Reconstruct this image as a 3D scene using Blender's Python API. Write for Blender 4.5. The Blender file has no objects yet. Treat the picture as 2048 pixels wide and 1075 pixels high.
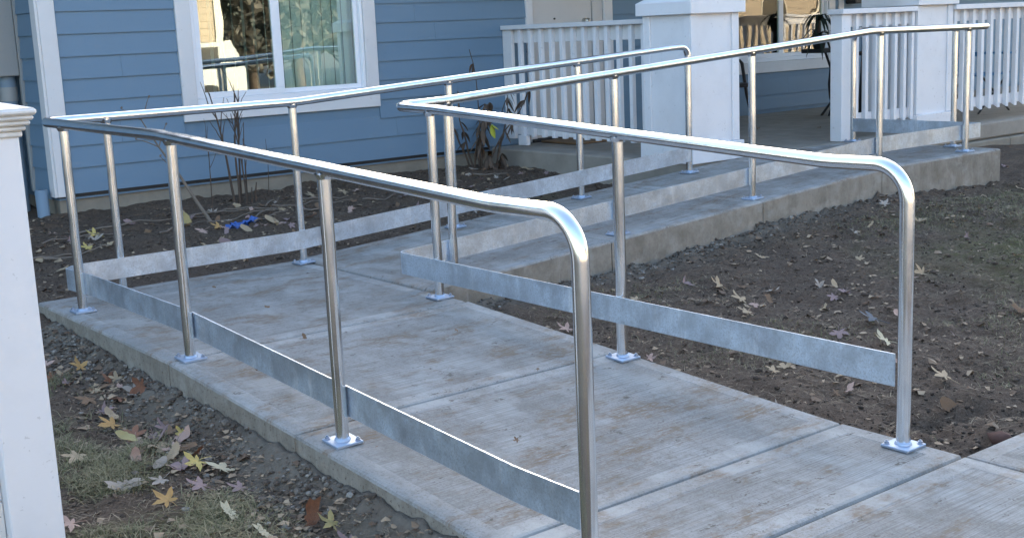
import bpy, bmesh, math, random
import numpy as np
from mathutils import Vector, Matrix

random.seed(7); rng = np.random.default_rng(7)
sc = bpy.context.scene
COL = sc.collection
R = math.radians

# ------------------------------------------------------------------ camera
F_PX, YAW, PITCH, ROLL = 2476.96, -37.5951, -10.852, -2.5136
CAM = Vector((0.0, -6.1996, 1.2418))
def cam_axes():
    y, p, r = R(YAW), R(PITCH), R(ROLL)
    fw = Vector((-math.sin(y)*math.cos(p), math.cos(y)*math.cos(p), math.sin(p)))
    rt = Vector((math.cos(y), math.sin(y), 0)); up = rt.cross(fw)
    return math.cos(r)*rt + math.sin(r)*up, -math.sin(r)*rt + math.cos(r)*up, fw
rt_, up_, fw_ = cam_axes()
cd = bpy.data.cameras.new('camera'); cam = bpy.data.objects.new('camera', cd); COL.objects.link(cam)
cd.sensor_fit = 'HORIZONTAL'; cd.sensor_width = 36.0; cd.lens = F_PX/2048*36.0
cd.clip_start = 0.05; cd.clip_end = 500
M4 = Matrix((rt_, up_, -fw_)).transposed().to_4x4(); M4.translation = CAM
cam.matrix_world = M4
sc.camera = cam

# ------------------------------------------------------------------ sky, sun, exposure
SUN_EL, SUN_ROT = R(17), R(33)            # sun behind the house: the front yard lies in its shade
w = bpy.data.worlds.new('World'); sc.world = w; w.use_nodes = True
nt = w.node_tree; bg = nt.nodes['Background']
sky = nt.nodes.new('ShaderNodeTexSky'); sky.sky_type = 'NISHITA'; sky.sun_disc = False
sky.sun_elevation = SUN_EL; sky.sun_rotation = SUN_ROT
sky.air_density = 1.0; sky.dust_density = 3.0; sky.ozone_density = 1.0
nt.links.new(sky.outputs[0], bg.inputs[0]); bg.inputs[1].default_value = 0.15
ld = bpy.data.lights.new('sun', 'SUN'); ld.energy = 2.6; ld.angle = R(0.53); ld.color = (1.0, 0.92, 0.82)
sun = bpy.data.objects.new('sun', ld); COL.objects.link(sun)
sd = Vector((math.sin(SUN_ROT)*math.cos(SUN_EL), math.cos(SUN_ROT)*math.cos(SUN_EL), math.sin(SUN_EL)))
sun.rotation_euler = sd.to_track_quat('Z', 'Y').to_euler()
sun.location = sd*60
vs = sc.view_settings
vs.view_transform = 'Standard'; vs.look = 'None'; vs.gamma = 1.0; vs.use_curve_mapping = False
vs.exposure = 2.38

# ------------------------------------------------------------------ naming helpers
def tag(o, label=None, cat=None, group=None, kind=None):
    if label: o['label'] = label
    if cat: o['category'] = cat
    if group: o['group'] = group
    if kind: o['kind'] = kind
    return o
def thing(name, label, cat, loc=(0, 0, 0), rz=0.0, group=None):
    o = bpy.data.objects.new(name, None); COL.objects.link(o)
    o.location = loc; o.rotation_euler = (0, 0, rz); o.empty_display_size = 0.1
    return tag(o, label, cat, group)
def struct(name, loc=(0, 0, 0)):
    o = bpy.data.objects.new(name, None); COL.objects.link(o); o.location = loc; o['kind'] = 'structure'
    return o
def abs_loc(o):
    l = Vector(o.location)
    while o.parent: o = o.parent; l = l + Vector(o.location)
    return l
def link(name, me, parent=None, loc=None):
    """parents are unrotated Empties/meshes: geometry is given in world space and moved into the parent's frame"""
    o = bpy.data.objects.new(name, me); COL.objects.link(o)
    if parent: o.parent = parent
    if loc is not None: o.location = loc
    return o

# ------------------------------------------------------------------ mesh helpers
class MB:
    def __init__(s): s.v = []; s.f = []; s.m = []; s.sm = []
    def add(s, V, F, m=0, smooth=False):
        o = len(s.v); s.v.extend([tuple(p) for p in V])
        for f in F: s.f.append([i+o for i in f]); s.m.append(m); s.sm.append(smooth)
        return s
    def box(s, a, b, c=0.0, m=0):
        V, F = cbox(a, b, c); return s.add(V, F, m)
    def tube(s, pts, r, n=12, caps=True, m=0, smooth=True):
        V, F, K = tube_geo(pts, r, n); s.add(V, F, m, smooth)
        if caps: s.add([V[i] for i in range(n)], [list(range(n))[::-1]], m); s.add([V[len(V)-n+i] for i in range(n)], [list(range(n))], m)
        return s
    def mesh(s, name, mats, off=(0, 0, 0)):
        me = bpy.data.meshes.new(name); ox, oy, oz = off
        me.from_pydata([(x-ox, y-oy, z-oz) for x, y, z in s.v], [], s.f)
        for mt in (mats if isinstance(mats, (list, tuple)) else [mats]): me.materials.append(mt)
        me.polygons.foreach_set('material_index', s.m); me.polygons.foreach_set('use_smooth', s.sm)
        me.update(); return me
    def obj(s, name, mats, parent=None, at=None):
        """at: world position of the object's own origin (default: the parent's origin)"""
        base = abs_loc(parent) if parent else Vector((0, 0, 0))
        at = Vector(at) if at is not None else base
        o = link(name, s.mesh(name, mats, at), parent); o.location = at - base
        return o
def cbox(a, b, c=0.0):
    (x0, y0, z0), (x1, y1, z1) = a, b
    if c <= 0:
        V = [(x, y, z) for z in (z0, z1) for y in (y0, y1) for x in (x0, x1)]
        return V, [[0, 2, 3, 1], [4, 5, 7, 6], [0, 1, 5, 4], [2, 6, 7, 3], [0, 4, 6, 2], [1, 3, 7, 5]]
    c = min(c, .49*(x1-x0), .49*(y1-y0), .49*(z1-z0))
    V = []; ix = {}
    for i in (0, 1):
        for j in (0, 1):
            for k in (0, 1):
                X = (x0, x1)[i]; Y = (y0, y1)[j]; Z = (z0, z1)[k]
                sx, sy, sz = (1, -1)[i]*c, (1, -1)[j]*c, (1, -1)[k]*c
                ix[i, j, k, 0] = len(V); V.append((X, Y+sy, Z+sz))
                ix[i, j, k, 1] = len(V); V.append((X+sx, Y, Z+sz))
                ix[i, j, k, 2] = len(V); V.append((X+sx, Y+sy, Z))
    F = []
    def q(l, flip): F.append(l[::-1] if flip else l)
    for s in (0, 1):
        q([ix[s, 0, 0, 0], ix[s, 0, 1, 0], ix[s, 1, 1, 0], ix[s, 1, 0, 0]], s == 1)
        q([ix[0, s, 0, 1], ix[1, s, 0, 1], ix[1, s, 1, 1], ix[0, s, 1, 1]], s == 1)
        q([ix[0, 0, s, 2], ix[0, 1, s, 2], ix[1, 1, s, 2], ix[1, 0, s, 2]], s == 1)
    for i in (0, 1):
        for j in (0, 1):
            q([ix[i, j, 0, 0], ix[i, j, 0, 1], ix[i, j, 1, 1], ix[i, j, 1, 0]], (i+j) % 2 == 1)
            q([ix[i, 0, j, 0], ix[i, 1, j, 0], ix[i, 1, j, 2], ix[i, 0, j, 2]], (i+j) % 2 == 1)
            q([ix[0, i, j, 1], ix[0, i, j, 2], ix[1, i, j, 2], ix[1, i, j, 1]], (i+j) % 2 == 1)
    for i in (0, 1):
        for j in (0, 1):
            for k in (0, 1): q([ix[i, j, k, 0], ix[i, j, k, 1], ix[i, j, k, 2]], (i+j+k) % 2 == 0)
    return V, F
def tube_geo(pts, r, n=12):
    P = [Vector(p) for p in pts]; m = len(P)
    T = []
    for i in range(m):
        t = (P[min(i+1, m-1)] - P[max(i-1, 0)]); T.append(t.normalized())
    u = T[0].orthogonal().normalized(); V = []; F = []
    for i in range(m):
        u = (u - T[i]*u.dot(T[i])).normalized(); v = T[i].cross(u)
        ri = r[i] if isinstance(r, (list, tuple)) else r
        for k in range(n):
            a = 2*math.pi*k/n; V.append(tuple(P[i] + (u*math.cos(a) + v*math.sin(a))*ri))
    for i in range(m-1):
        for k in range(n):
            a = i*n+k; b = i*n+(k+1) % n; F.append([a, b, b+n, a+n])
    return V, F, None
def round_path(pts, rad, seg=10):
    """polyline with each inner corner replaced by an arc of the given radius"""
    P = [Vector(p) for p in pts]; out = [P[0]]
    for i in range(1, len(P)-1):
        a, b, c = P[i-1], P[i], P[i+1]; r = rad[i-1] if isinstance(rad, (list, tuple)) else rad
        d1 = (a-b).normalized(); d2 = (c-b).normalized(); ang = d1.angle(d2)
        if r <= 0 or ang > math.pi-1e-3: out.append(b); continue
        t = min(r/math.tan(ang/2), .49*(a-b).length, .49*(c-b).length); r2 = t*math.tan(ang/2)
        cen = b + (d1+d2).normalized()*(r2/math.sin(ang/2)); s = b+d1*t-cen; e = b+d2*t-cen
        th = s.angle(e)
        for k in range(seg+1):
            f = k/seg; out.append(cen + (s*math.sin((1-f)*th) + e*math.sin(f*th))/math.sin(th))
    out.append(P[-1]); return out

# ------------------------------------------------------------------ value noise (numpy)
def vnoise(x, y, seed):
    g = np.random.default_rng(seed).random((256, 256))
    xi = np.floor(x).astype(int); yi = np.floor(y).astype(int); fx = x-xi; fy = y-yi
    fx = fx*fx*(3-2*fx); fy = fy*fy*(3-2*fy)
    a = g[xi % 256, yi % 256]; b = g[(xi+1) % 256, yi % 256]; c = g[xi % 256, (yi+1) % 256]; d = g[(xi+1) % 256, (yi+1) % 256]
    return (a*(1-fx)+b*fx)*(1-fy) + (c*(1-fx)+d*fx)*fy
def fbm(x, y, s, oct=4, seed=1, gain=.5):
    t = 0; a = 1; n = 0
    for k in range(oct):
        t = t + a*(vnoise(x/s+17.3*k, y/s+9.1*k, seed+k)-.5); n += a; a *= gain; s /= 2.03
    return t/n*2

# ------------------------------------------------------------------ materials
def mat(name):
    m = bpy.data.materials.new(name); m.use_nodes = True
    return m, m.node_tree, m.node_tree.nodes['Principled BSDF']
def N(t, kind, **kw):
    n = t.nodes.new(kind)
    for k, v in kw.items():
        if k in n.inputs: n.inputs[k].default_value = v
        else: setattr(n, k, v)
    return n
def coords(t, scale=(1, 1, 1), kind='Object'):
    tc = t.nodes.new('ShaderNodeTexCoord'); mp = t.nodes.new('ShaderNodeMapping')
    t.links.new(tc.outputs[kind], mp.inputs[0]); mp.inputs['Scale'].default_value = scale
    return mp.outputs[0]
def wpos(t, scale=(1, 1, 1)):
    g = t.nodes.new('ShaderNodeNewGeometry'); mp = t.nodes.new('ShaderNodeMapping')
    t.links.new(g.outputs['Position'], mp.inputs[0]); mp.inputs['Scale'].default_value = scale
    return mp.outputs[0]
def noise(t, vec, scale, detail=4, rough=.55, out=0):
    n = N(t, 'ShaderNodeTexNoise', Scale=scale, Detail=detail, Roughness=rough); t.links.new(vec, n.inputs['Vector'])
    return n.outputs[out]
def ramp(t, fac, stops):
    r = t.nodes.new('ShaderNodeValToRGB'); e = r.color_ramp.elements
    while len(e) < len(stops): e.new(.5)
    for i, (p, c) in enumerate(stops):
        e[i].position = p; e[i].color = (c, c, c, 1) if isinstance(c, (int, float)) else (*c, 1)
    t.links.new(fac, r.inputs[0]); return r.outputs[0]
def mix(t, fac, a, b, mode='MIX'):
    m = t.nodes.new('ShaderNodeMix'); m.data_type = 'RGBA'; m.blend_type = mode
    for s, v in ((m.inputs[0], fac), (m.inputs[6], a), (m.inputs[7], b)):
        if isinstance(v, (int, float)): s.default_value = v
        elif isinstance(v, tuple): s.default_value = (*v, 1)
        else: t.links.new(v, s)
    return m.outputs[2]
def bump(t, bsdf, h, strength=.3, dist=.01, prev=None):
    b = N(t, 'ShaderNodeBump', Strength=strength, Distance=dist); t.links.new(h, b.inputs['Height'])
    if prev: t.links.new(prev, b.inputs['Normal'])
    t.links.new(b.outputs[0], bsdf.inputs['Normal']); return b.outputs[0]
def setc(t, bsdf, col, rough=None, spec=None):
    if isinstance(col, tuple): bsdf.inputs['Base Color'].default_value = (*col, 1)
    else: t.links.new(col, bsdf.inputs['Base Color'])
    if rough is not None:
        if isinstance(rough, (int, float)): bsdf.inputs['Roughness'].default_value = rough
        else: t.links.new(rough, bsdf.inputs['Roughness'])
    if spec is not None: bsdf.inputs['Specular IOR Level'].default_value = spec

def paint(name, col, rough=.5, dirt=.12, scale=3.0, dcol=(.12, .11, .1), grain=0.0):
    m, t, b = mat(name); p = wpos(t)
    n = noise(t, p, scale, 6, .65); d = ramp(t, n, [(.45, 0.0), (.8, 1.0)])
    c = mix(t, noise(t, p, 1.1, 2), tuple(x*.93 for x in col), tuple(min(1, x*1.05) for x in col))
    sp = ramp(t, noise(t, p, 30, 3, .75), [(.65, 0.0), (.68, 1.0)])
    mm = t.nodes.new('ShaderNodeMath'); mm.operation = 'MULTIPLY'; mm.inputs[1].default_value = dirt
    t.links.new(d, mm.inputs[0])
    c = mix(t, mm.outputs[0], c, dcol)
    m2 = t.nodes.new('ShaderNodeMath'); m2.operation = 'MULTIPLY'; m2.inputs[1].default_value = dirt*1.6
    t.links.new(sp, m2.inputs[0]); c = mix(t, m2.outputs[0], c, dcol)
    setc(t, b, c, rough, .35)
    bump(t, b, noise(t, wpos(t, (1, 1, 14) if grain == 0 else (2, 2, 60)), 14, 4), .08 + grain, .004)
    return m

def concrete(name, broom=False, side=False, pits=.8):
    m, t, b = mat(name); p = wpos(t)
    base = mix(t, ramp(t, noise(t, p, 2.2, 6, .65), [(.36, 0.0), (.64, 1.0)]), (.195, .195, .19), (.33, .332, .328))
    base = mix(t, ramp(t, noise(t, p, 45, 6, .75), [(.35, 0.0), (.7, .75)]), base, (.285, .275, .255))
    base = mix(t, ramp(t, noise(t, p, 130, 3, .7), [(.52, 0.0), (.64, .55)]), base, (.12, .11, .095))
    base = mix(t, ramp(t, noise(t, p, 24, 5, .75), [(.5, 0.0), (.66, .5)]), base, (.16, .145, .12))
    if side:
        base = mix(t, .85, base, (.285, .26, .22))
        base = mix(t, ramp(t, noise(t, wpos(t, (3, 3, 2)), 3.5, 6, .7), [(.38, 0.0), (.66, .7)]), base, (.15, .13, .105))
        base = mix(t, ramp(t, noise(t, wpos(t, (9, 9, .5)), 4, 3, .6), [(.63, 0.0), (.70, .16)]), base, (.5, .5, .48))
        base = mix(t, ramp(t, noise(t, p, 75, 4, .7), [(.58, 0.0), (.64, pits)]), base, (.085, .065, .045))
        base = mix(t, ramp(t, noise(t, p, 9, 5, .7), [(.52, 0.0), (.66, .6)]), base, (.33, .32, .29))
        h = noise(t, p, 22, 8, .75)
        setc(t, b, base, .9, .2); bump(t, b, h, .55 if pits > .5 else .2, .01); return m
    stain = ramp(t, noise(t, wpos(t, (1.0, 2.2, 1)), 3.1, 7, .72), [(.505, 0.0), (.60, .75)])
    fine = ramp(t, noise(t, wpos(t, (14, 46, 1)), 1.6, 5, .7), [(.40, 0.0), (.52, 1.0)])
    st = t.nodes.new('ShaderNodeMath'); st.operation = 'MULTIPLY'; t.links.new(stain, st.inputs[0]); t.links.new(fine, st.inputs[1])
    base = mix(t, st.outputs[0], base, (.17, .11, .06))
    pale = ramp(t, noise(t, wpos(t, (1.5, 1.0, 1)), 3.7, 5, .6), [(.50, 0.0), (.64, .6)])
    base = mix(t, pale, base, (.38, .385, .375))
    dark = ramp(t, noise(t, wpos(t, (1, 1.7, 1)), 11, 4, .8), [(.625, 0.0), (.66, .85)])
    base = mix(t, dark, base, (.10, .085, .07))
    h2 = noise(t, p, 60, 6, .8)
    if broom:
        lines = noise(t, wpos(t, (3.5, 190, 1)), 1.0, 3, .6)
        base = mix(t, ramp(t, lines, [(.36, .6), (.58, 0.0)]), base, (.15, .14, .125))
        setc(t, b, base, .85, .25)
        pr = bump(t, b, lines, .5, .004); bump(t, b, h2, .25, .004, pr)
    else:
        base = mix(t, .06, base, (.40, .41, .415)); setc(t, b, base, .75, .3)
        bump(t, b, h2, .3, .004)
    return m

def galv(name, col, rough, spang=.1, smudge=.35, metal=1.0, bs=.1):
    m, t, b = mat(name); p = wpos(t)
    v = N(t, 'ShaderNodeTexVoronoi', Scale=70.0); t.links.new(noise(t, p, 9, 2, .5, 1), v.inputs['Vector'])
    wv = t.nodes.new('ShaderNodeVectorMath'); wv.operation = 'ADD'
    t.links.new(p, wv.inputs[0]); t.links.new(noise(t, p, 30, 3, .6, 1), wv.inputs[1]); t.links.new(wv.outputs[0], v.inputs['Vector'])
    c = mix(t, v.outputs['Color'] if spang > .05 else noise(t, p, 18, 4, .6), tuple(x*(1-spang) for x in col), tuple(min(1, x*(1+spang)) for x in col))
    sm = ramp(t, noise(t, wpos(t, (1, 1, .45)), 11, 4, .6), [(.46, 0.0), (.66, smudge)])
    c = mix(t, sm, c, tuple(x*.52 for x in col))
    if spang > .15:
        c = mix(t, ramp(t, noise(t, p, 120, 3, .7), [(.5, 0.0), (.62, .5)]), c, tuple(x*.55 for x in col))
        c = mix(t, ramp(t, noise(t, wpos(t, (11, 11, 1.6)), 1.7, 5, .75), [(.56, 0.0), (.66, .5)]), c, (.86, .90, .95))
        c = mix(t, ramp(t, noise(t, p, 6, 5, .7), [(.42, 0.0), (.60, .6)]), c, (.36, .40, .45))
    ru = ramp(t, noise(t, p, 9, 3, .6), [(.3, rough*.8), (.7, min(1, rough*1.3))])
    setc(t, b, c, ru); b.inputs['Metallic'].default_value = metal
    if bs > .02: bump(t, b, noise(t, p, 22, 4, .6), bs, .0025)
    return m

def plain(name, col, rough=.6, var=.25, scale=8, bumpy=.15, metal=0.0, spec=.4):
    m, t, b = mat(name); p = wpos(t)
    c = mix(t, noise(t, p, scale, 5, .65), tuple(x*(1-var) for x in col), tuple(min(1, x*(1+var)) for x in col))
    setc(t, b, c, rough, spec); b.inputs['Metallic'].default_value = metal
    bump(t, b, noise(t, p, scale*5, 4), bumpy, .004); return m

M_SLAB = concrete('smooth_concrete'); M_BROOM = concrete('broomed_concrete', broom=True); M_SIDE = concrete('formed_concrete', side=True); M_SIDE2 = concrete('smooth_formed_concrete', side=True, pits=.2)
M_TUBE = galv('galvanized_tube', (.90, .93, .96), .17, .03, .25, 1.0, .008)
M_PLATE = galv('galvanized_plate', (.62, .71, .82), .40, .22, .3, .8, .03)
M_ZINC = galv('bright_zinc', (.37, .45, .57), .42, .06, .1, .8, .05)
M_BLUE = paint('blue_siding_paint', (.143, .228, .318), .55, .10, 2.0, (.10, .14, .19), grain=.05)
M_TRIM = paint('trim_paint', (.66, .66, .67), .5, .10)
M_WHITE = paint('white_paint', (.74, .745, .77), .45, .14)
M_VINYL = paint('white_vinyl', (.80, .82, .86), .35, .05)
M_DOOR = paint('door_paint', (.56, .545, .53), .5, .08)
M_FOUND = plain('foundation_concrete', (.235, .21, .17), .9, .35, 7, .5)
M_PORCHC = plain('old_porch_concrete', (.27, .245, .21), .9, .4, 5, .4)
M_BOXGREY = paint('grey_box_paint', (.285, .30, .30), .45, .08)
M_PIPEB = paint('blue_grey_pipe_paint', (.17, .24, .31), .45, .12)
M_DARKMETAL = plain('dark_metal', (.022, .023, .025), .5, .3, 20)
M_BLACK = plain('black_plastic', (.015, .015, .017), .55, .2, 20)
M_GLASSROOM = plain('dark_room', (.22, .215, .20), .9, .2, 3)
M_BLIND = plain('blind_vane', (.82, .88, .85), .7, .06, 2, .02)
M_BARK = plain('shrub_bark', (.085, .062, .047), .9, .4, 40, .5)
M_TWIG = plain('dead_twig', (.17, .14, .115), .9, .45, 30, .5)
M_MAT = plain('coir_mat', (.20, .125, .07), .95, .35, 60, .6)
M_TARP = plain('blue_plastic', (.035, .10, .34), .45, .3, 20)
M_BLUEFAB = plain('blue_chair_fabric', (.05, .20, .38), .8, .3, 20)
M_DEAD = plain('withered_leaf', (.095, .068, .05), .8, .5, 25, .4)
M_LIME = plain('yellow_green_leaf', (.46, .50, .06), .6, .2, 15)
M_DRAC = plain('dark_spiky_leaf', (.018, .030, .022), .45, .4, 10)
M_BRASS = plain('knob_nickel', (.55, .53, .48), .3, .1, 20, .05, 1.0)
M_STEEL = plain('bolt_zinc', (.34, .40, .50), .35, .1, 30, .05, .8)

def glass_mat(name, refl, tint, wav=.0):
    m = bpy.data.materials.new(name); m.use_nodes = True; t = m.node_tree; t.nodes.clear()
    out = t.nodes.new('ShaderNodeOutputMaterial'); mx = t.nodes.new('ShaderNodeMixShader')
    tr = t.nodes.new('ShaderNodeBsdfTransparent'); tr.inputs[0].default_value = (*tint, 1)
    gl = t.nodes.new('ShaderNodeBsdfGlossy'); gl.inputs['Roughness'].default_value = 0.0
    gl.inputs['Color'].default_value = (.97, .99, .96, 1)
    lw = t.nodes.new('ShaderNodeFresnel'); lw.inputs[0].default_value = 1.5
    ad = t.nodes.new('ShaderNodeMath'); ad.operation = 'ADD'; ad.inputs[1].default_value = refl; ad.use_clamp = True
    t.links.new(lw.outputs[0], ad.inputs[0]); t.links.new(ad.outputs[0], mx.inputs[0])
    t.links.new(tr.outputs[0], mx.inputs[1]); t.links.new(gl.outputs[0], mx.inputs[2]); t.links.new(mx.outputs[0], out.inputs[0])
    if wav:
        n = N(t, 'ShaderNodeTexNoise', Scale=2.2, Detail=1.0); t.links.new(wpos(t), n.inputs['Vector'])
        b = N(t, 'ShaderNodeBump', Strength=wav, Distance=.02); t.links.new(n.outputs[0], b.inputs['Height']); t.links.new(b.outputs[0], gl.inputs['Normal'])
    return m
M_GLASS = glass_mat('window_glass', .15, (.88, .96, .93), .035)
M_GLASSW = glass_mat('wavy_window_glass', .09, (.84, .95, .91), .10)

def soil_mat():
    m, t, b = mat('damp_soil'); p = wpos(t)
    c = mix(t, noise(t, p, 6, 8, .7), (.046, .032, .0235), (.165, .115, .080))
    c = mix(t, ramp(t, noise(t, p, 55, 5, .75), [(.50, 0.0), (.66, .6)]), c, (.19, .15, .115))
    c = mix(t, ramp(t, noise(t, p, 95, 4, .75), [(.52, 0.0), (.62, .7)]), c, (.022, .016, .012))
    a = t.nodes.new('ShaderNodeAttribute'); a.attribute_name = 'moss'
    mg = ramp(t, noise(t, p, 28, 6, .8), [(.35, 0.0), (.65, 1.0)])
    k = t.nodes.new('ShaderNodeMath'); k.operation = 'MULTIPLY'; t.links.new(a.outputs['Fac'], k.inputs[0]); t.links.new(mg, k.inputs[1])
    c = mix(t, k.outputs[0], c, (.098, .105, .03))
    s = t.nodes.new('ShaderNodeAttribute'); s.attribute_name = 'spill'
    gc = mix(t, noise(t, p, 40, 6, .75), (.10, .082, .062), (.27, .245, .205))
    k2 = t.nodes.new('ShaderNodeMath'); k2.operation = 'MULTIPLY'; k2.use_clamp = True
    t.links.new(s.outputs['Fac'], k2.inputs[0]); t.links.new(ramp(t, noise(t, p, 12, 5, .7), [(.28, .25), (.5, 1.25)]), k2.inputs[1])
    c = mix(t, k2.outputs[0], c, gc)
    a2 = t.nodes.new('ShaderNodeAttribute'); a2.attribute_name = 'road'
    c = mix(t, a2.outputs['Fac'], c, (.16, .155, .15))
    setc(t, b, c, .85, .3)
    pr = bump(t, b, noise(t, p, 48, 8, .8), .8, .02)
    bump(t, b, noise(t, p, 160, 4, .7), .5, .006, pr)
    return m
M_SOIL = soil_mat()

# ------------------------------------------------------------------ geometry of the place (metres)
XO, XI, YO, YI, XR = 1.928, 3.272, 0.0, -1.0917, 8.420      # rail lines
EX0, EX1 = 1.84, 3.335                                      # lower run edges
EY0, EY1 = -1.19, 0.13                                      # upper run edges
YK, YB, S1 = -1.4726, -3.6332, 0.0527
XK, XT, S2 = 3.2197, 7.1193, 0.0603
ZT = S2*(XT-XK); ZB = -S1*(YK-YB)
WY, WY2 = 2.66, 2.95                                        # house wall planes
def z_low(y): return 0.0 if y >= YK else -S1*(YK-max(y, YB))
def z_up(x): return 0.0 if x <= XK else S2*(min(x, XT)-XK)

def ground_base(x, y):
    x = np.asarray(x, float); y = np.asarray(y, float)
    zx = np.interp(x, [3.3, 4.5, 7, 8.5, 10.4, 14], [-.06, 0, .12, .055, .09, .0])
    right = -.17+.025*(np.minimum(y, .2)+4)+zx
    right = np.maximum(right, -.26)
    bed = np.interp(y, [.1, 2.66], [-.05, .10])
    left = np.interp(y, [-4.5, -3.5, -1.4, .1, 2.66], [-.30, -.25, -.18, -.07, .06])
    wl = np.clip((x-1.7)/.25, 0, 1)
    g = left*(1-wl)+bed*wl
    isr = ((x > 3.25) & (y < -.9)) | ((x > 8.3) & (y < .16))
    return np.where(isr, right, g)
def slab_top(x, y):
    """top of the concrete above (x, y), or -99"""
    x = np.asarray(x, float); y = np.asarray(y, float)
    zl = np.where(y >= YK, 0, -S1*(YK-np.maximum(y, YB))); zu = np.where(x <= XK, 0, S2*(np.minimum(x, XT)-XK))
    t = np.full(x.shape, -99.)
    t = np.where((x > EX0) & (x < EX1) & (y < EY1) & (y > -5.7), zl, t)
    t = np.where((x >= 3.3) & (x < 8.46) & (y > EY0) & (y < EY1), zu, t)
    t = np.where((x >= EX1) & (y < -4.12) & (y > -5.7), ZB, t)
    t = np.where((x > 6.62) & (y > .12) & (y < 3), ZT, t)
    return t
def edge_dists(x, y):
    dl = np.where((y < EY1+.05) & (y > -5.2), np.clip(EX0-x, 0, 9), 9)     # left of lower run
    du = np.where((x > 3.3) & (x < 8.6), np.clip(EY0-y, 0, 9), 9)           # in front of upper run
    return dl, du
def ground_z(x, y):
    x = np.asarray(x, float); y = np.asarray(y, float)
    g = ground_base(x, y)
    g = g + .030*fbm(x, y, .7, 3, 11) + .034*fbm(x, y, .16, 4, 23, .6)
    cl = np.clip(fbm(x, y, .09, 3, 41)*1.4, 0, 1)                           # clods
    g = g + .012*cl*cl + .008*fbm(x, y, .045, 3, 57, .65)
    rough = np.exp(-((x-4.0)/.6)**2-((y+3.75)/.35)**2)                      # torn clay beside the end post
    g = g + rough*(.10*fbm(x, y, .22, 3, 77)-.02)
    dl, du = edge_dists(x, y)
    sl = np.exp(-(dl/.22)**2)*(dl > 0); su = np.exp(-(du/.22)**2)*(du > 0)
    kl = z_low_np(y)-.155+.024*fbm(x, y, .35, 3, 91)+.026*fbm(x, y, .09, 4, 95, .65)
    g = g*(1-sl)+np.maximum(g, kl-.02-dl*.25)*sl
    g = g + su*(.018+.03*fbm(x, y, .08, 3, 99))
    return g
def z_low_np(y): return np.where(y >= YK, 0, -S1*(YK-np.maximum(y, YB)))

# ------------------------------------------------------------------ ground: one sheet, fine where it is seen
def axis(a, b, fine, far):
    mid = np.arange(a, b+1e-6, fine); out = []; s = fine; p = b
    while p < far[1]: s *= 1.35; p += s; out.append(p)
    lo = []; s = fine; p = a
    while p > far[0]: s *= 1.35; p -= s; lo.append(p)
    return np.concatenate([lo[::-1], mid, out])
gx = axis(.6, 9.2, .0165, (-70, 110)); gy = axis(-4.3, 2.75, .0165, (-110, 70))
GX, GY = np.meshgrid(gx, gy, indexing='ij')
GZ = ground_z(GX, GY)
far = np.clip((-5.6-GY)/2.5, 0, 1); GZ = GZ*(1-far) + (-.28)*far
top = slab_top(GX, GY); GZ = np.where(top > -50, np.minimum(GZ, top-.14), GZ)
ins = (GX > 2.82) & (GY > WY+.06); GZ = np.where(ins, np.minimum(GZ, 0), GZ)
def grid_mesh(name, X, Y, Z, m, attrs):
    nx, ny = X.shape; me = bpy.data.meshes.new(name)
    me.vertices.add(nx*ny); me.vertices.foreach_set('co', np.stack([X, Y, Z], -1).astype(np.float32).ravel())
    i = np.arange(nx*ny).reshape(nx, ny); q = np.stack([i[:-1, :-1], i[1:, :-1], i[1:, 1:], i[:-1, 1:]], -1).reshape(-1, 4)
    me.loops.add(q.size); me.loops.foreach_set('vertex_index', q.ravel().astype(np.int32))
    me.polygons.add(len(q)); me.polygons.foreach_set('loop_start', np.arange(0, q.size, 4, dtype=np.int32))
    me.polygons.foreach_set('use_smooth', np.ones(len(q), bool))
    for k, a in attrs.items():
        at = me.attributes.new(k, 'FLOAT', 'POINT'); at.data.foreach_set('value', a.astype(np.float32).ravel())
    me.materials.append(m); me.update(); me.validate(); return me
dl, du = edge_dists(GX, GY)
spill = np.clip(np.exp(-(dl/.17)**2)*(dl > 0)*(GY < -.15)*1.0*np.clip(.75+1.2*fbm(GX, GY, .3, 3, 171), 0, 1) + .8*np.exp(-(du/.16)**2)*(du > 0)*np.clip((7.3-GX)/1.5, 0, 1), 0, 1)
moss = np.clip(fbm(GX, GY, .8, 3, 131)*1.6+.25+.35*np.clip((GX-5.5)/2, 0, 1), 0, 1)*np.clip((GX-4.3)/2, 0, 1)*(GY < -1.0)*np.clip((-1.25-GY)/.5, 0, 1) \
     + np.clip(fbm(GX, GY, .4, 3, 141)*1.2+.25, 0, 1)*np.clip((1.60-GX)/.3, 0, 1)*(GY < -.9) \
     + .6*np.clip(fbm(GX, GY, .4, 3, 151)*1.6+.1, 0, 1)*(GX > 4)*(GX < 6)*(GY > .2)*(GY < 1.3)
road = np.clip((-7.0-GY)/.3, 0, 1)
gobj = link('ground', grid_mesh('ground', GX, GY, GZ, M_SOIL, dict(spill=spill, moss=np.clip(moss, 0, 1), road=road))); gobj['kind'] = 'structure'

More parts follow.
